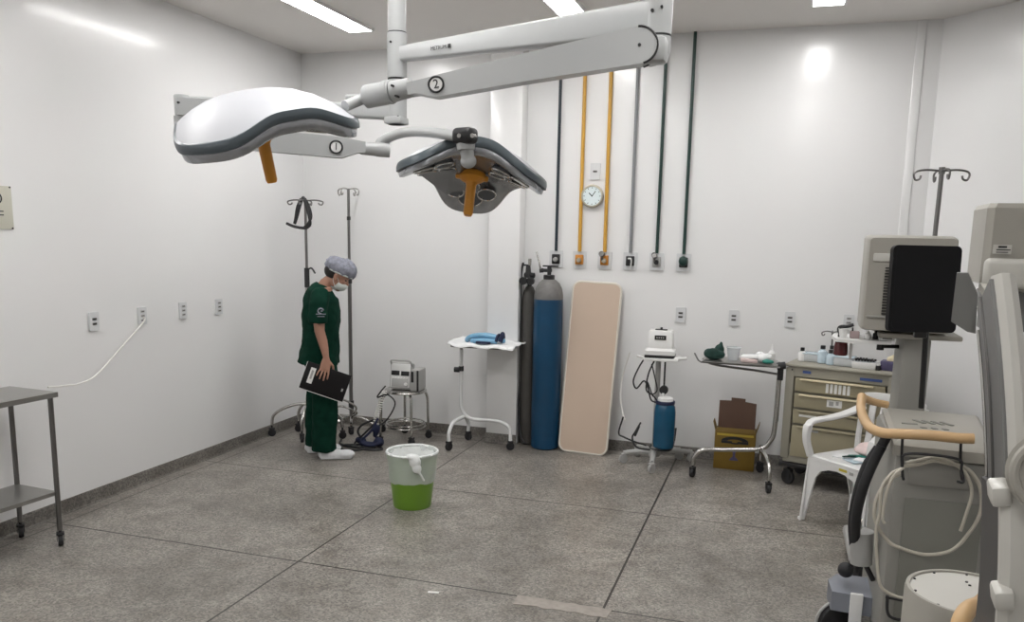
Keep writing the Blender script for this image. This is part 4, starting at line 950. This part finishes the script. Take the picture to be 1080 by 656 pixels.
bottle('pill_bottle', 'short white bottle in the middle of the pale shelf', on_shelf(-.215, -.12), .017, .036, 'white', 'white', caph=.006)
bottle('pill_bottle', 'dark little bottle right of the white bottle on the shelf', on_shelf(-.175, -.10), .014, .036, 'black', 'black', caph=.006)
t = thing('small_case', 'flat white case at the right part of the pale shelf', 'case', on_shelf(-.125, -.13)); mb = MB(); mb.box((0, 0, .012), (.07, .05, .024), bev=.004); mb.build('case', M['white'], t); mb = MB(); mb.box((0, -.026, .012), (.045, .003, .006)); mb.build('latch', M['darksteel'], t)
p0 = at(887, 372, 4.58)
t = thing('suction_bottle', 'dark red bottle with black hose hanging from the left end of the shelf', 'bottle', Vector((p0.x, 4.62, 1.155)))
mb = MB(); mb.lathe([(.032, 0), (.036, .006), (.034, .05), (.028, .08), (.018, .092)], n=24); mb.build('body', M['redbottle'], t)
mb = MB(); mb.lathe([(.020, .090), (.020, .108)], n=16); mb.tube([(0, 0, .10), (-.018, -.01, .13), (-.012, -.02, .150), (.02, -.03, .155), (.05, -.03, .165)], .009, 10); mb.build('hose', M['rubber'], t)
mb = MB(); mb.cyl((.05, 0, -.02), (.05, 0, .085), .007); mb.box((.03, 0, .075), (.05, .012, .010)); mb.build('hanger', M['white'], t)

# ------------------------------------------------------------------ workstation with black screen
WS = thing('equipment_workstation', 'tall grey workstation with a tan bumper handle and cable hooks, left of the curved arm', 'workstation', (.625, 3.72, 0))
def wsm(name, mb, mk, par=None): return mb.build(name, M[mk], par or WS, world=True)
x0, x1, yf, yb = .455, .80, 3.38, 4.06
mb = MB(); mb.box(((x0+x1)/2+.01, (yf+yb)/2, .55), (x1-x0, yb-yf, .84), bev=.02); wsm('cabinet', mb, 'wsgrey')
mb = MB(); zt = [(.455, 3.36), (.80, 3.34), (.88, 4.06), (.49, 4.09)]
mb.ring_faces([[Vector((x, y, z)) for x, y in zt] for z in (.945, .985)]); 
t_ = [(.475, 3.40), (.785, 3.38), (.86, 4.02), (.505, 4.05)]
mb.ring_faces([[Vector((x, y, .985)) for x, y in zt], [Vector((x, y, .998)) for x, y in t_]]); wsm('top_cover', mb, 'carm')
for k in range(4):
    mb = MB(); mb.box((.60+k*.035, 3.78, .999), (.018, .07, .004), .5, bev=.001); wsm('vent', mb, 'wspanel')
for k in range(3):
    mb = MB(); mb.box((.60+k*.04, 3.66, .999), (.02, .025, .004), .3, bev=.001); wsm('button', mb, 'wspanel')
mb = MB(); mb.box((.555, 3.72, .999), (.06, .02, .004), bev=.001); wsm('slot', mb, 'wspanel')
mb = MB(); mb.box(((x0+x1)/2+.02, yf-.004, .50), (.27, .012, .56), bev=.004); wsm('front_panel', mb, 'wspanel')
mb = MB(); mb.box(((x0+x1)/2+.02, yf-.008, .885), (.26, .014, .10), bev=.004); wsm('upper_panel', mb, 'wsgrey')
mb = MB()
mb.tube([at(909, 418, 3.92), at(908, 430, 3.82), at(911, 441, 3.66), at(918, 451, 3.48), at(931, 456.5, 3.37), at(950, 457.5, 3.33), at(980, 459, 3.31), at(1010, 462, 3.30), at(1027, 462.5, 3.30)], .0195, 14)
mb.tube([at(909, 419, 3.92), at(922, 424, 3.98), at(936, 427, 4.0)], .017, 10); hd = wsm('bumper_handle', mb, 'tan')
mb = MB()
for u in (952, 1014): mb.tube([at(u, 461, 3.33), at(u-1, 480, 3.34), at(u, 500, 3.345), at(u+1, 506, 3.33)], .005, 8)
mb.tube([at(952, 503, 3.30), at(952, 490, 3.30), at(955, 479, 3.30), at(985, 480, 3.30), at(1012, 485, 3.30), at(1014, 495, 3.30), at(1016, 508, 3.29), at(1010, 508, 3.27)], .005, 8)
wsm('cable_hook', mb, 'rubber')
def loop(pts, r, mk, label):
    mb = MB(); mb.tube(pts, r, 8, 6); o = mb.build('looped_cable', M[mk]); return tag(o, label, 'cable', 'cream cables looped on the workstation front')
Yc = 3.335
loop([at(u, v, Yc-.005) for u, v in ((951, 499), (938, 506), (927, 520), (922, 540), (926, 556), (938, 572), (950, 578), (965, 583), (980, 585), (1000, 582), (1012, 574), (1022, 562), (1030, 550), (1035, 535), (1034, 515), (1026, 500), (1015, 492), (1000, 489), (985, 486), (968, 490), (951, 492))], .0072, 'cable', 'outermost cream cable loop, hanging lowest on the workstation front')
loop([at(u, v, Yc-.018) for u, v in ((955, 488), (970, 485), (985, 482), (1000, 486), (1010, 492), (1019, 500), (1025, 520), (1018, 545), (1013, 560))], .0062, 'cable', 'cream cable bending over the right end of the cable hook on the workstation')
loop([at(u, v, Yc-.028) for u, v in ((951, 494), (940, 500), (930, 515), (928, 540), (924, 560), (925, 590), (927, 612), (932, 622), (945, 629), (955, 631))], .0062, 'cable', 'cream cable dropping along the left edge of the workstation to its foot')
loop([at(u, v, Yc-.036) for u, v in ((953, 493), (943, 502), (935, 520), (931, 545), (933, 552))], .006, 'cable', 'short cream cable end at the upper left of the cable hook')
mb = MB(); mb.tube([at(930, 470, 3.46), at(920, 490, 3.46), at(910, 515, 3.46), at(903, 545, 3.50), at(902, 575, 3.6)], .020, 12); mb.tube([at(926, 472, 3.50), at(913, 492, 3.50), at(904, 520, 3.5), at(899, 550, 3.54), at(900, 575, 3.6)], .017, 12); 
mb.tube([at(938, 455, 3.47), at(930, 470, 3.47)], .019, 12)
wsm('cable_conduit', mb, 'rubber')
mb = MB(); mb.cyl(at(908, 594, 3.60), at(908.5, 560, 3.60), .043, .050, n=24); wsm('conduit_cup', mb, 'casegrey')
mb = MB(); mb.cyl(at(903, 548, 3.53), at(903, 556, 3.545), .023); wsm('conduit_collar', mb, 'chrome')
mb = MB(); mb.tube([at(911, 590, 3.6), at(915, 600, 3.6), at(921, 612, 3.6)], .011); wsm('conduit_tail', mb, 'rubber')
# feet
fx = .385
mb = MB(); mb.prism([(-.11, -.09), (.10, -.11), (.10, .13), (-.08, .12), (-.12, .04)], .085, Matrix.Translation((.415, 3.72, .17))); mb.box((.60, 3.55, .12), (.42, .10, .07), bev=.02); mb.box((.60, 3.95, .12), (.42, .10, .07), bev=.02); wsm('foot_cover', mb, 'footblue')
mb = MB(); mb.box((.402, 3.605, .15), (.050, .02, .24), bev=.004); wsm('foot_strip', mb, 'white')
for p_, rr in (((.345, 3.70), .088), ((.80, 3.60), .07), ((.80, 3.95), .07), ((.40, 4.0), .05)):
    mb = MB(); m_ = Matrix.Translation((p_[0], p_[1], rr)) @ axes_to((math.cos(1.2), -math.sin(1.2), 0))
    mb.lathe([(rr*.80, -.024), (rr*.96, -.022), (rr, -.014), (rr, .014), (rr*.96, .022), (rr*.80, .024)], M4=m_, n=36); wh = wsm('wheel', mb, 'rubber')
    mb = MB(); mb.lathe([(rr*.80, -.018), (rr*.80, .022)], M4=m_, n=36); mb.lathe([(rr*.12, -.024), (rr*.12, .027)], M4=m_, n=16); wsm('wheel_disc', mb, 'casegrey', wh)
mb = MB(); mb.torus((.345, 3.70, .088), .098, .007, (math.cos(1.2), -math.sin(1.2), 0), 24, 8, -.2, PI*1.0); wsm('wheel_guard', mb, 'casegrey')
mb = MB(); mb.ellips(at(892, 601, 3.74), (.034, .034, .034)); mb.cyl(at(897, 597, 3.74), at(900, 588, 3.74), .012); wsm('brake_knob', mb, 'rubber')
mb = MB(); mb.cyl(at(971.5, 430, 3.99), at(977, 345, 3.93), .012, n=14); wsm('screen_post', mb, 'black')
# cable rail at the low front
mb = MB(); mb.tube([at(936, 628, 3.34), at(936, 645, 3.34), at(942, 652, 3.34), at(960, 655, 3.34)], .006, 8); mb.tube([at(934, 630, 3.34), at(955, 634, 3.34)], .005, 8); wsm('cable_guide', mb, 'rubber')
LC = thing('display_screen', 'black tall screen with rounded corners on a thin post above the workstation', 'screen', at(977, 352, 3.90))
q = [at(945, 259, 3.84), at(1014, 259, 3.92), at(1004, 352, 3.90), at(939, 349, 3.82)]
cc = (q[0]+q[1]+q[2]+q[3])/4; fr = frame(cc, (q[1]+q[2]-q[0]-q[3]), (q[0]+q[1]-q[2]-q[3]))
ww = ((q[1]-q[0]).length+(q[2]-q[3]).length)/2+.02; hh = ((q[0]-q[3]).length+(q[1]-q[2]).length)/2
mb = MB(); mb.prism(rrect(ww, hh, .022, 6), .03, fr @ Matrix.Translation((0, 0, -.03))); mb.build('housing', M['screen'], LC, world=True)
mb = MB(); mb.prism(rrect(ww-.03, hh-.03, .012, 6), .001, fr @ Matrix.Translation((0, 0, .0))); mb.build('glass', mat('black screen glass', (.006, .006, .007), .5, spec=.2), LC, world=True)
mb = MB(); mb.box(fr @ Vector((.01, -hh/2+.01, -.03)), (.05, .04, .07), bev=.006); mb.build('mount', M['black'], LC, world=True)

# ------------------------------------------------------------------ C-arm
CA = thing('c_arm_machine', 'large grey-beige X-ray C-arm machine cut off by the right edge of the picture', 'x-ray machine', (.9, 1.7, 0))
def cam_(name, mb, mk, par=None, ang=.6): return mb.build(name, M[mk], par or CA, world=True, ang=ang)
e = Vector((0, -1, 0)); nn = Vector((-e.y, e.x, 0)); nn = nn if nn.x > 0 else -nn       # nn points away from the near side (to the right)
c0 = Vector((.361, 1.525, 1.33))-e*.60
def arcm(ri, ro, a0, a1, t0, t1, n=40, chamf=.012):
    rings = []
    for i in range(n+1):
        a = a0+(a1-a0)*i/n; rd = e*math.cos(a)+Vector((0, 0, math.sin(a)))
        rings.append([c0+rd*r+nn*t for r, t in ((ri+chamf, t0), (ro-chamf, t0), (ro, t0+chamf), (ro, t1-chamf), (ro-chamf, t1), (ri+chamf, t1), (ri, t1-chamf), (ri, t0+chamf))])
    for rg in rings:
        for p in rg: p.x -= .10*(p.z-1.33)
    mb = MB(); mb.loft(rings); return mb
D = math.radians
arc = cam_('curved_arm', arcm(.60, .725, D(-60), D(31), 0, .035), 'carmlight')
mb = arcm(.605, .715, D(-59), D(30.5), -.004, .006, chamf=.002); cam_('side_track', mb, 'carmmid', arc)
mb = arcm(.590, .600, D(3), D(27), -.006, .010, chamf=.002); cam_('rail', mb, 'chrome', arc)
mb = arcm(.645, .652, D(-59), D(30.5), -.008, .0, chamf=.001); cam_('groove', mb, 'darksteel', arc)
mb = arcm(.588, .729, D(-50), D(3), -.012, .06); sl = cam_('arm_sleeve', mb, 'carmdark')
mb = arcm(.720, .755, D(-50), D(4), -.016, .06); cam_('sleeve_cover', mb, 'carmlight', sl)
for (u, v) in ((1054, 519), (1057, 628)):
    p = at(u, v, 1.385); mb = MB(); mb.box(p, (.028, .04, .034), Matrix.Rotation(.2, 3, 'X') @ Matrix.Rotation(-.2, 3, 'Y'), bev=.006); cam_('clamp', mb, 'carmlight')
mb = MB(); mb.cyl(at(1112, 500, 1.40), at(1112, 500, 1.35), .062, n=40); mb.torus(at(1112, 500, 1.35), .052, .007, (0, 1, 0), 40); cam_('round_knob', mb, 'carm')
# tube housing at the top
bx = Vector((.555, 2.13, 0))
oct_ = [(-.152, -.145), (-.140, -.16), (.15, -.16), (.17, -.12), (.17, .13), (.12, .16), (-.08, .16), (-.145, .02)]
mb = MB(); mb.ring_faces([[Vector((bx.x+x*s, bx.y+y*s, z)) for x, y in oct_] for z, s in ((1.665, 1), (1.822, 1), (1.832, .96))]); th_ = cam_('tube_housing', mb, 'carm', ang=.4)
mb = MB(); mb.lathe([(.105, 0), (.125, .008), (.128, .03), (.122, .045)], (bx.x+.01, 2.09, 1.645), n=48); cam_('collimator', mb, 'carmlight', th_)
mb = MB(); mb.box((bx.x-.026, 1.962, 1.688), (.25, .03, .062), bev=.012, seg=4); cam_('front_cover', mb, 'carmlight', th_)
mb = MB(); mb.box((.475, 2.05, 1.63), (.11, .09, .04), bev=.004); mb.box((.475, 2.05, 1.588), (.095, .08, .05), bev=.003); cam_('beam_filter', mb, 'carmmid', th_)
pl = at(1057, 263, 1.966)
mb = MB(); mb.box(pl, (.034, .002, .019)); lb = cam_('label_plate', mb, 'carmlight', th_)
mb = MB(); mb.box(pl+Vector((0, -.0018, .005)), (.016, .001, .004)); mb.box(pl+Vector((.002, -.0018, -.001)), (.026, .001, .002)); mb.box(pl+Vector((0, -.0018, -.006)), (.022, .001, .0015)); cam_('printed_mark', mb, 'black', th_)
def pxprism(pts, Y, th, name, mk, par=None):
    a = [at(u, v, Y) for u, v in pts]; mb = MB(); mb.ring_faces([a, [p+Vector((.2*th, th, 0)) for p in a]]); return cam_(name, mb, mk, par)
pxprism([(1009, 288), (1021, 288), (1031, 311), (1029, 352), (1020, 350), (1003, 339)], 1.93, .06, 'side_bracket', 'carmmid')
mb = MB(); mb.box((.60, 1.56, 1.10), (.42, .17, .93), bev=.03, seg=4); cam_('arm_cover', mb, 'carmlight')
# image intensifier drum at the bottom
dc = Vector((.482, 2.10, 0)); dt = .930
mb = MB(); mb.lathe([(.139, -.42), (.143, -.40), (.143, -.012), (.140, 0), (.132, 0), (.130, -.006)], (dc.x, dc.y, dt), n=56); dr_ = cam_('image_drum', mb, 'carm')
mb = MB(); mb.lathe([(.130, -.02), (.130, -.0045)], (dc.x, dc.y, dt), n=56); cam_('drum_face', mb, 'carmlight', dr_)
mb = MB(); mb.box((dc.x+.04, dc.y, dt-.0038), (.0015, .20, .001), -.35); mb.build('seam', M['carm'], dr_, world=True)
mb = MB()
for k in range(10):
    a = k*.628+.2; mb.cyl((dc.x+.126*math.cos(a), dc.y+.126*math.sin(a), dt-.006), (dc.x+.126*math.cos(a), dc.y+.126*math.sin(a), dt-.002), .0032, n=8)
for (x, y) in ((.005, .075), (.008, .055)): mb.cyl((dc.x+x, dc.y+y, dt-.006), (dc.x+x, dc.y+y, dt-.002), .0035, n=8)
cam_('screw', mb, 'black', dr_)
mb = MB(); mb.tube([at(1043, 612, 1.90), at(1042, 627, 1.84), at(1034, 637, 1.76), at(1021, 643, 1.70), at(1012, 660, 1.66), at(1010, 690, 1.66)], .0165, 14); cam_('grip_handle', mb, 'tan')
mb = MB(); mb.cyl(Vector((dc.x+.02, dc.y-.10, .72)), c0+e*.65*math.cos(D(-57))+Vector((0, 0, .65*math.sin(D(-57))))+nn*.03, .04); cam_('drum_mount', mb, 'carmdark')
mb = MB(); mb.prism([(.335, 1.58), (.37, 1.58), (.455, 2.02), (.41, 2.02)], .016, Matrix.Translation((0, 0, 1.650))); cam_('housing_mount', mb, 'carm')
# body standing outside the picture, carrying the arm
mb = MB(); mb.box((.78, 1.42, .78), (.62, .18, .22), bev=.03); mb.box((1.15, 1.42, .72), (.36, .5, 1.0), bev=.04); cam_('stand_body', mb, 'carmlight')
mb = MB(); mb.box((1.15, 1.42, .14), (.5, .9, .12), bev=.03); cam_('stand_base', mb, 'footblue')
for sx in (-.2, .2):
    for sy in (-.38, .38): caster_part(CA, (.25+sx, -.28+sy), .045, yaw=.3, h=.09)

# ------------------------------------------------------------------ bucket with bag
BK = thing('waste_bucket', 'lime green bucket lined with a translucent white bag in the middle of the floor', 'bucket', (-2.175, 4.715, 0))
mb = MB(); mb.lathe([(.118, 0), (.122, .006), (.158, .34), (.160, .345), (.160, .352), (.154, .352), (.151, .34), (.115, .012), (.0, .012)], n=48, cap1=False); mb.build('pail', M['green'], BK, ang=.9)
def ripl(prof, amp, seed, n=72):
    random.seed(seed); ph = [random.uniform(0, 6.28) for _ in range(6)]; rings = []
    for r, z in prof:
        ring = []
        for k in range(n):
            a = 2*PI*k/n; q_ = amp*(math.sin(3*a+ph[0]+z*20)+.6*math.sin(7*a+ph[1]-z*35)+.4*math.sin(13*a+ph[2]+z*18))
            ring.append(Vector(((r+q_*.6)*math.cos(a), (r+q_*.6)*math.sin(a), z+q_*1.2*(1 if z < .25 else .2))))
        rings.append(ring)
    return rings
mb = MB(); mb.ring_faces(ripl([(.148, .175), (.152, .20), (.155, .25), (.160, .30), (.165, .345), (.170, .358), (.168, .366), (.156, .367), (.150, .35), (.142, .28), (.130, .16)], .004, 4), False, False)
mb.build('bag', M['bag'], BK, ang=2)
mb = MB(); mb.torus((0, 0, .360), .162, .0085, n=56); mb.build('bag_rim', M['bagopaque'], BK)
mb = MB(); mb.ring_faces(ripl([(.150, .353), (.144, .33), (.13, .27), (.115, .20), (.09, .12), (.0, .10)], .004, 9), False, False); mb.build('bag_lining', M['bagopaque'], BK, ang=2)
mb = MB(); mb.ellips((.085, -.145, .335), (.040, .026, .040)); mb.ellips((.100, -.150, .295), (.032, .022, .032)); mb.ellips((.065, -.135, .362), (.045, .035, .020)); mb.tube([(.105, -.155, .295), (.125, -.150, .26), (.145, -.138, .215)], .008, 8); remesh(mb.build('bag_knot', M['bagopaque'], BK), .006)

mb = MB(); mb.box((0, 0, .0015), (.055, .018, .003), .2, bev=.001); o = mb.build('paper_scrap', M['paper']); o.location = (-1.52, 3.539, 0); tag(o, 'tiny white paper scrap lying on the floor near the broken joint', 'paper scrap')

# ------------------------------------------------------------------ the person (faces +x, right side to the camera)
PR = thing('person', 'person in dark green scrubs and grey cap looking down, holding a black binder', 'person', (-3.275, 5.58, 0), math.radians(26)); PR.scale = (.97, .97, .97)
def ell_ring(c, rx, ry, n=20, tilt=0.0):
    c = Vector(c); return [c+Vector((rx*math.cos(2*PI*k/n)*math.cos(tilt), ry*math.sin(2*PI*k/n), -rx*math.cos(2*PI*k/n)*math.sin(tilt))) for k in range(n)]
def limb(mb, pts, n=16, end=True):                # pts: (x, y, z, r) with oriented rings
    P = [Vector(p[:3]) for p in pts]; rings = []
    for i, p in enumerate(P):
        t = (P[min(i+1, len(P)-1)]-P[max(i-1, 0)]).normalized(); x = Vector((0, 1, 0)); x = (x-t*x.dot(t)).normalized(); y = t.cross(x); r = pts[i][3]
        ry = pts[i][4] if len(pts[i]) > 4 else r
        rings.append([p+x*(ry*math.cos(2*PI*k/n))+y*(r*math.sin(2*PI*k/n)) for k in range(n)])
    mb.loft(rings); mb.ellips(P[0], (pts[0][3]*.98,)*3); 
    if end: mb.ellips(P[-1], (pts[-1][3]*.98,)*3)
mb = MB()
# trunk hidden by clothes, neck
mb.loft([ell_ring((-.06, 0, .80), .10, .15), ell_ring((-.07, 0, .95), .095, .14), ell_ring((-.07, 0, 1.15), .10, .155), ell_ring((-.055, 0, 1.30), .09, .16), ell_ring((-.03, 0, 1.365), .065, .10)])
limb(mb, [(-.045, 0, 1.33, .062, .062), (-.015, 0, 1.39, .052, .054), (.04, 0, 1.43, .050, .052)])
# legs inside the trousers
for y, x in ((-.09, .0), (.10, -.07)):
    limb(mb, [(-.05, y, .84, .085), (x-.03, y, .50, .062), (x-.045, y, .28, .050), (x-.055, y, .10, .036)])
# head: pitched forward
HM = Matrix.Translation((.078, 0, 1.455)) @ Matrix.Rotation(math.radians(33), 4, 'Y')
def hp(x, y, z): return HM @ Vector((x, y, z))
R3 = HM.to_3x3()
mb.ellips(hp(-.012, 0, .025), (.098, .077, .090), R3, 24)
mb.ellips(hp(.022, 0, -.030), (.070, .062, .078), R3, 20)
mb.ellips(hp(.050, 0, -.085), (.032, .036, .024), R3)          # chin
mb.ellips(hp(.010, -.048, -.065), (.042, .012, .026), R3); mb.ellips(hp(.010, .048, -.065), (.042, .012, .026), R3)  # jaw
mb.ellips(hp(.092, 0, -.020), (.020, .015, .014), R3); mb.loft([[hp(.083, -.008, .020), hp(.083, .008, .020), hp(.070, .010, .020), hp(.070, -.010, .020)], [hp(.106, -.010, -.018), hp(.106, .010, -.018), hp(.075, .014, -.022), hp(.075, -.014, -.022)]])
mb.ellips(hp(.070, 0, .030), (.022, .050, .010), R3)           # brow
mb.ellips(hp(.080, 0, -.052), (.014, .024, .010), R3)          # mouth
for s in (-1, 1):
    mb.ellips(hp(-.008, s*.079, -.012), (.018, .007, .030), R3 @ Matrix.Rotation(-.15, 3, 'Y')); mb.ellips(hp(.060, s*.035, -.018), (.018, .020, .018), R3)
# right arm (near side) hanging, left arm forward-down on the far side
limb(mb, [(-.045, -.175, 1.285, .052), (-.058, -.205, 1.16, .046), (-.052, -.215, 1.04, .039), (-.030, -.225, .965, .037), (-.015, -.235, .90, .030), (-.005, -.245, .845, .023, .020)])
DX, DZ = .03, .06
limb(mb, [(-.045, .175, 1.285, .052), (-.075, .205, 1.15, .046), (-.07, .215, 1.01, .040), (-.06, .215, .92, .037), (-.05, .21, .84, .026, .022)])
mb.ellips((-.05, .21, .79), (.036, .016, .05))
for k in range(4): limb(mb, [(-.078+.018*k, .21, .755, .008), (-.080+.018*k, .205, .715, .0078), (-.082+.018*k, .195, .68, .007)], 10)
limb(mb, [(-.02, .21, .80, .011), (.0, .205, .77, .010), (.0, .20, .735, .008)], 10)
# right hand: palm plus five fingers closing on the binder
HND = MB(); SV = mb; mb = HND
mb.loft([ell_ring((-.033, -.248, .785), .022, .017), ell_ring((-.036, -.253, .755), .034, .016), ell_ring((-.040, -.259, .720), .041, .014), ell_ring((-.045, -.262, .695), .040, .012), ell_ring((-.045, -.262, .684), .033, .009)])
tips = ((-.008, 0.0), (-.034, -.010), (-.058, -.008), (-.080, .006))
fin = [((-.014, .692), (-.018, .655), (-.026, .620), .0085), ((-.036, .688), (-.046, .648), (-.056, .610), .0088), ((-.057, .690), (-.072, .655), (-.084, .622), .0084), ((-.076, .698), (-.094, .672), (-.106, .648), .0075)]
for a, b, c_, r in fin:
    limb(mb, [(a[0], -.262, a[1], r), (b[0], -.275, b[1], r*.95), ((b[0]+c_[0])/2, -.280, (b[1]+c_[1])/2, r*.9), (c_[0], -.276, c_[1], r*.8)], 10)
limb(mb, [(-.010, -.245, .745, .012), (.014, -.235, .715, .0105), (.018, -.228, .680, .0095), (.010, -.226, .655, .008)], 10)
HND.bm.transform(Matrix.Translation((DX, 0, DZ))); mb = SV; mb.merge(HND.bm)
body = mb.build('body', M['skin'], PR); remesh(body, .0045, 3)
# hair under the cap at nape and temples
mb = MB(); mb.ellips(hp(-.040, 0, .005), (.080, .079, .062), R3, 24); hr = remesh(mb.build('hair', M['hair'], PR), .006, 2)
# eyes
mb = MB()
for s in (-1, 1): mb.ellips(hp(.072, s*.034, .003), (.008, .012, .005), R3)
mb.build('eye', M['hair'], PR)
# cap: puffy cloth over the skull with an elastic edge
mb = MB(); random.seed(2); rings = []
CM = HM @ Matrix.Rotation(math.radians(-4), 4, 'Y')
for r, z, o_ in ((.104, .022, 0), (.112, .030, 0), (.122, .048, -.004), (.122, .078, -.008), (.108, .108, -.012), (.080, .128, -.014), (.045, .138, -.014), (.012, .141, -.014)):
    ring = []
    for k in range(48):
        a = 2*PI*k/48; wob = 1+.030*math.sin(a*9+z*60)+.020*math.sin(a*17-z*90)
        ring.append(CM @ Vector((o_+r*1.03*wob*math.cos(a), r*.83*wob*math.sin(a), z+.006*math.sin(a*11)+.010*math.cos(a))))
    rings.append(ring)
mb.loft(rings); mb.build('cap', M['cap'], PR, ang=2)
mb = MB(); mb.tube([CM @ Vector((.106*1.0*math.cos(a), .088*math.sin(a), .026+.010*math.cos(a))) for a in [2*PI*k/24 for k in range(24)]], .0065, 8, 3, True); mb.build('cap_band', M['mask'], PR)
# mask
mb = MB(); rings = []
for z, x, w_ in ((-.022, .095, .030), (-.030, .112, .048), (-.048, .112, .058), (-.072, .104, .056), (-.094, .082, .042), (-.104, .066, .030)):
    rings.append([hp(x*1.0-.07*abs(t)**2.2, t*w_*1.15, z) for t in [i/6-1 for i in range(13)]] + [hp(x-.012-.07*abs(t)**2.2, t*w_*1.1, z) for t in [1-i/6 for i in range(13)]])
mb.loft(rings); mk_ = mb.build('face_mask', M['mask'], PR, ang=1.5)
mb = MB()
for s in (-1, 1): mb.tube([hp(.040, s*.062, -.040), hp(.010, s*.078, -.010), hp(-.014, s*.084, .012)], .0018, 6)
mb.tube([hp(.040, -.060, -.085), hp(.005, -.072, -.06), hp(-.02, -.080, -.03)], .0018, 6); mb.build('mask_strap', M['mask'], PR)
# shirt
mb = MB()
mb.loft([ell_ring((-.085, 0, .765), .165, .205, 32, .06), ell_ring((-.080, 0, .80), .158, .200, 32), ell_ring((-.068, 0, .92), .148, .188, 32), ell_ring((-.060, 0, 1.05), .146, .185, 32), ell_ring((-.055, 0, 1.18), .146, .190, 32), ell_ring((-.058, 0, 1.27), .132, .190, 32), ell_ring((-.055, 0, 1.325), .105, .165, 32, .2), ell_ring((-.045, 0, 1.365), .078, .110, 32, .35), ell_ring((-.035, 0, 1.385), .064, .076, 32, .45)])
for s in (-1, 1):
    limb(mb, [(-.048, s*.150, 1.30, .072), (-.058, s*.190, 1.24, .076), (-.062, s*.212, 1.15, .070, .062), (-.062, s*.220, 1.10, .072, .062)], end=False)
sh = remesh(mb.build('scrub_shirt', M['scrub'], PR), .010, 4)
dt_ = bpy.data.textures.new('folds', 'CLOUDS'); dt_.noise_scale = .11
dm = sh.modifiers.new('folds', 'DISPLACE'); dm.texture = dt_; dm.strength = .030; dm.mid_level = .5; dm.texture_coords = 'OBJECT'
# trousers
mb = MB()
mb.loft([ell_ring((-.07, 0, .93), .120, .150, 28), ell_ring((-.07, 0, .82), .135, .165, 28), ell_ring((-.06, 0, .74), .13, .165, 28)])
limb(mb, [(-.045, -.085, .80, .110, .092), (-.030, -.088, .60, .105, .092), (-.035, -.090, .40, .100, .090), (-.042, -.090, .22, .098, .088), (-.045, -.090, .065, .098, .084)], 24, False)
limb(mb, [(-.060, .085, .80, .110, .092), (-.085, .092, .60, .100, .090), (-.105, .096, .40, .098, .088), (-.115, .098, .22, .094, .086), (-.120, .100, .065, .092, .082)], 24, False)
tr = remesh(mb.build('scrub_trousers', M['scrub'], PR), .010, 4)
dm = tr.modifiers.new('folds', 'DISPLACE'); dm.texture = dt_; dm.strength = .026; dm.mid_level = .5; dm.texture_coords = 'OBJECT'
# shoe covers
for y, x in ((-.10, .020), (.10, -.10)):
    mb = MB(); mb.loft([ell_ring((x-.075, y, .052), .040, .040), ell_ring((x-.06, y, .085), .050, .044), ell_ring((x-.06, y, .12), .048, .044)])
    mb.ellips((x-.065, y, .045), (.055, .042, .045)); mb.ellips((x+.02, y-.004, .040), (.085, .044, .040)); mb.ellips((x+.105, y-.006, .040), (.075, .050, .036)); mb.box((x+.03, y-.004, .012), (.25, .075, .022), bev=.01)
    remesh(mb.build('shoe_cover', M['shoecover'], PR), .008, 4)
# chest logo on the sleeve
def disc(c, nrm, r, th): 
    m_ = MB(); m_.cyl(Vector(c), Vector(c)+Vector(nrm).normalized()*th, r, n=20); return m_
lm = frame((-.035, -.276, 1.175), (1, 0, 0), (0, -.12, 1)) @ Matrix.Scale(1.5, 4)
mb = MB(); mb.torus(lm @ Vector((0, .018, 0)), .020, .006, (0, -1, -.1), 20, 6, .3, PI*1.6); mb.box((0, .002, 0), (.050, .004, .003), M4=lm); mb.box((0, -.010, 0), (.036, .003, .003), M4=lm); mb.ellips(lm @ Vector((.004, .018, 0)), (.010, .003, .005)); mb.build('logo', M['cap'], PR)

# binder held in the hand
bm_ = frame((-.012, -.252, .655), (.94, 0, -.34), (.34, 0, .94))
BI = thing('binder', 'black clip binder with white label and white paper edge in the hand of the person', 'binder', WM(PR) @ Vector((-.012, -.252, .655)))
W4 = WM(PR) @ bm_
mb = MB(); mb.box((0, 0, .008), (.345, .215, .004), bev=.0015, M4=W4); mb.box((0, 0, -.008), (.345, .215, .004), bev=.0015, M4=W4); mb.box((-.1715, 0, 0), (.005, .215, .018), bev=.002, M4=W4); mb.build('cover', M['binder'], BI, world=True)
mb = MB(); mb.box((.004, -.006, 0), (.338, .216, .012), M4=W4); mb.box((-.172, .01, 0), (.010, .19, .012), M4=W4); mb.build('pages', M['paper'], BI, world=True)
mb = MB(); mb.box((-.115, .012, .0108), (.040, .125, .0012), M4=W4); lb_ = mb.build('label_sticker', M['paper'], BI, world=True)
mb = MB(); mb.box((-.115, .02, .0118), (.016, .07, .001), M4=W4); mb.box((.14, -.02, .0105), (.014, .022, .0012), M4=W4); mb.build('printed_mark', M['casegrey'], BI, world=True)
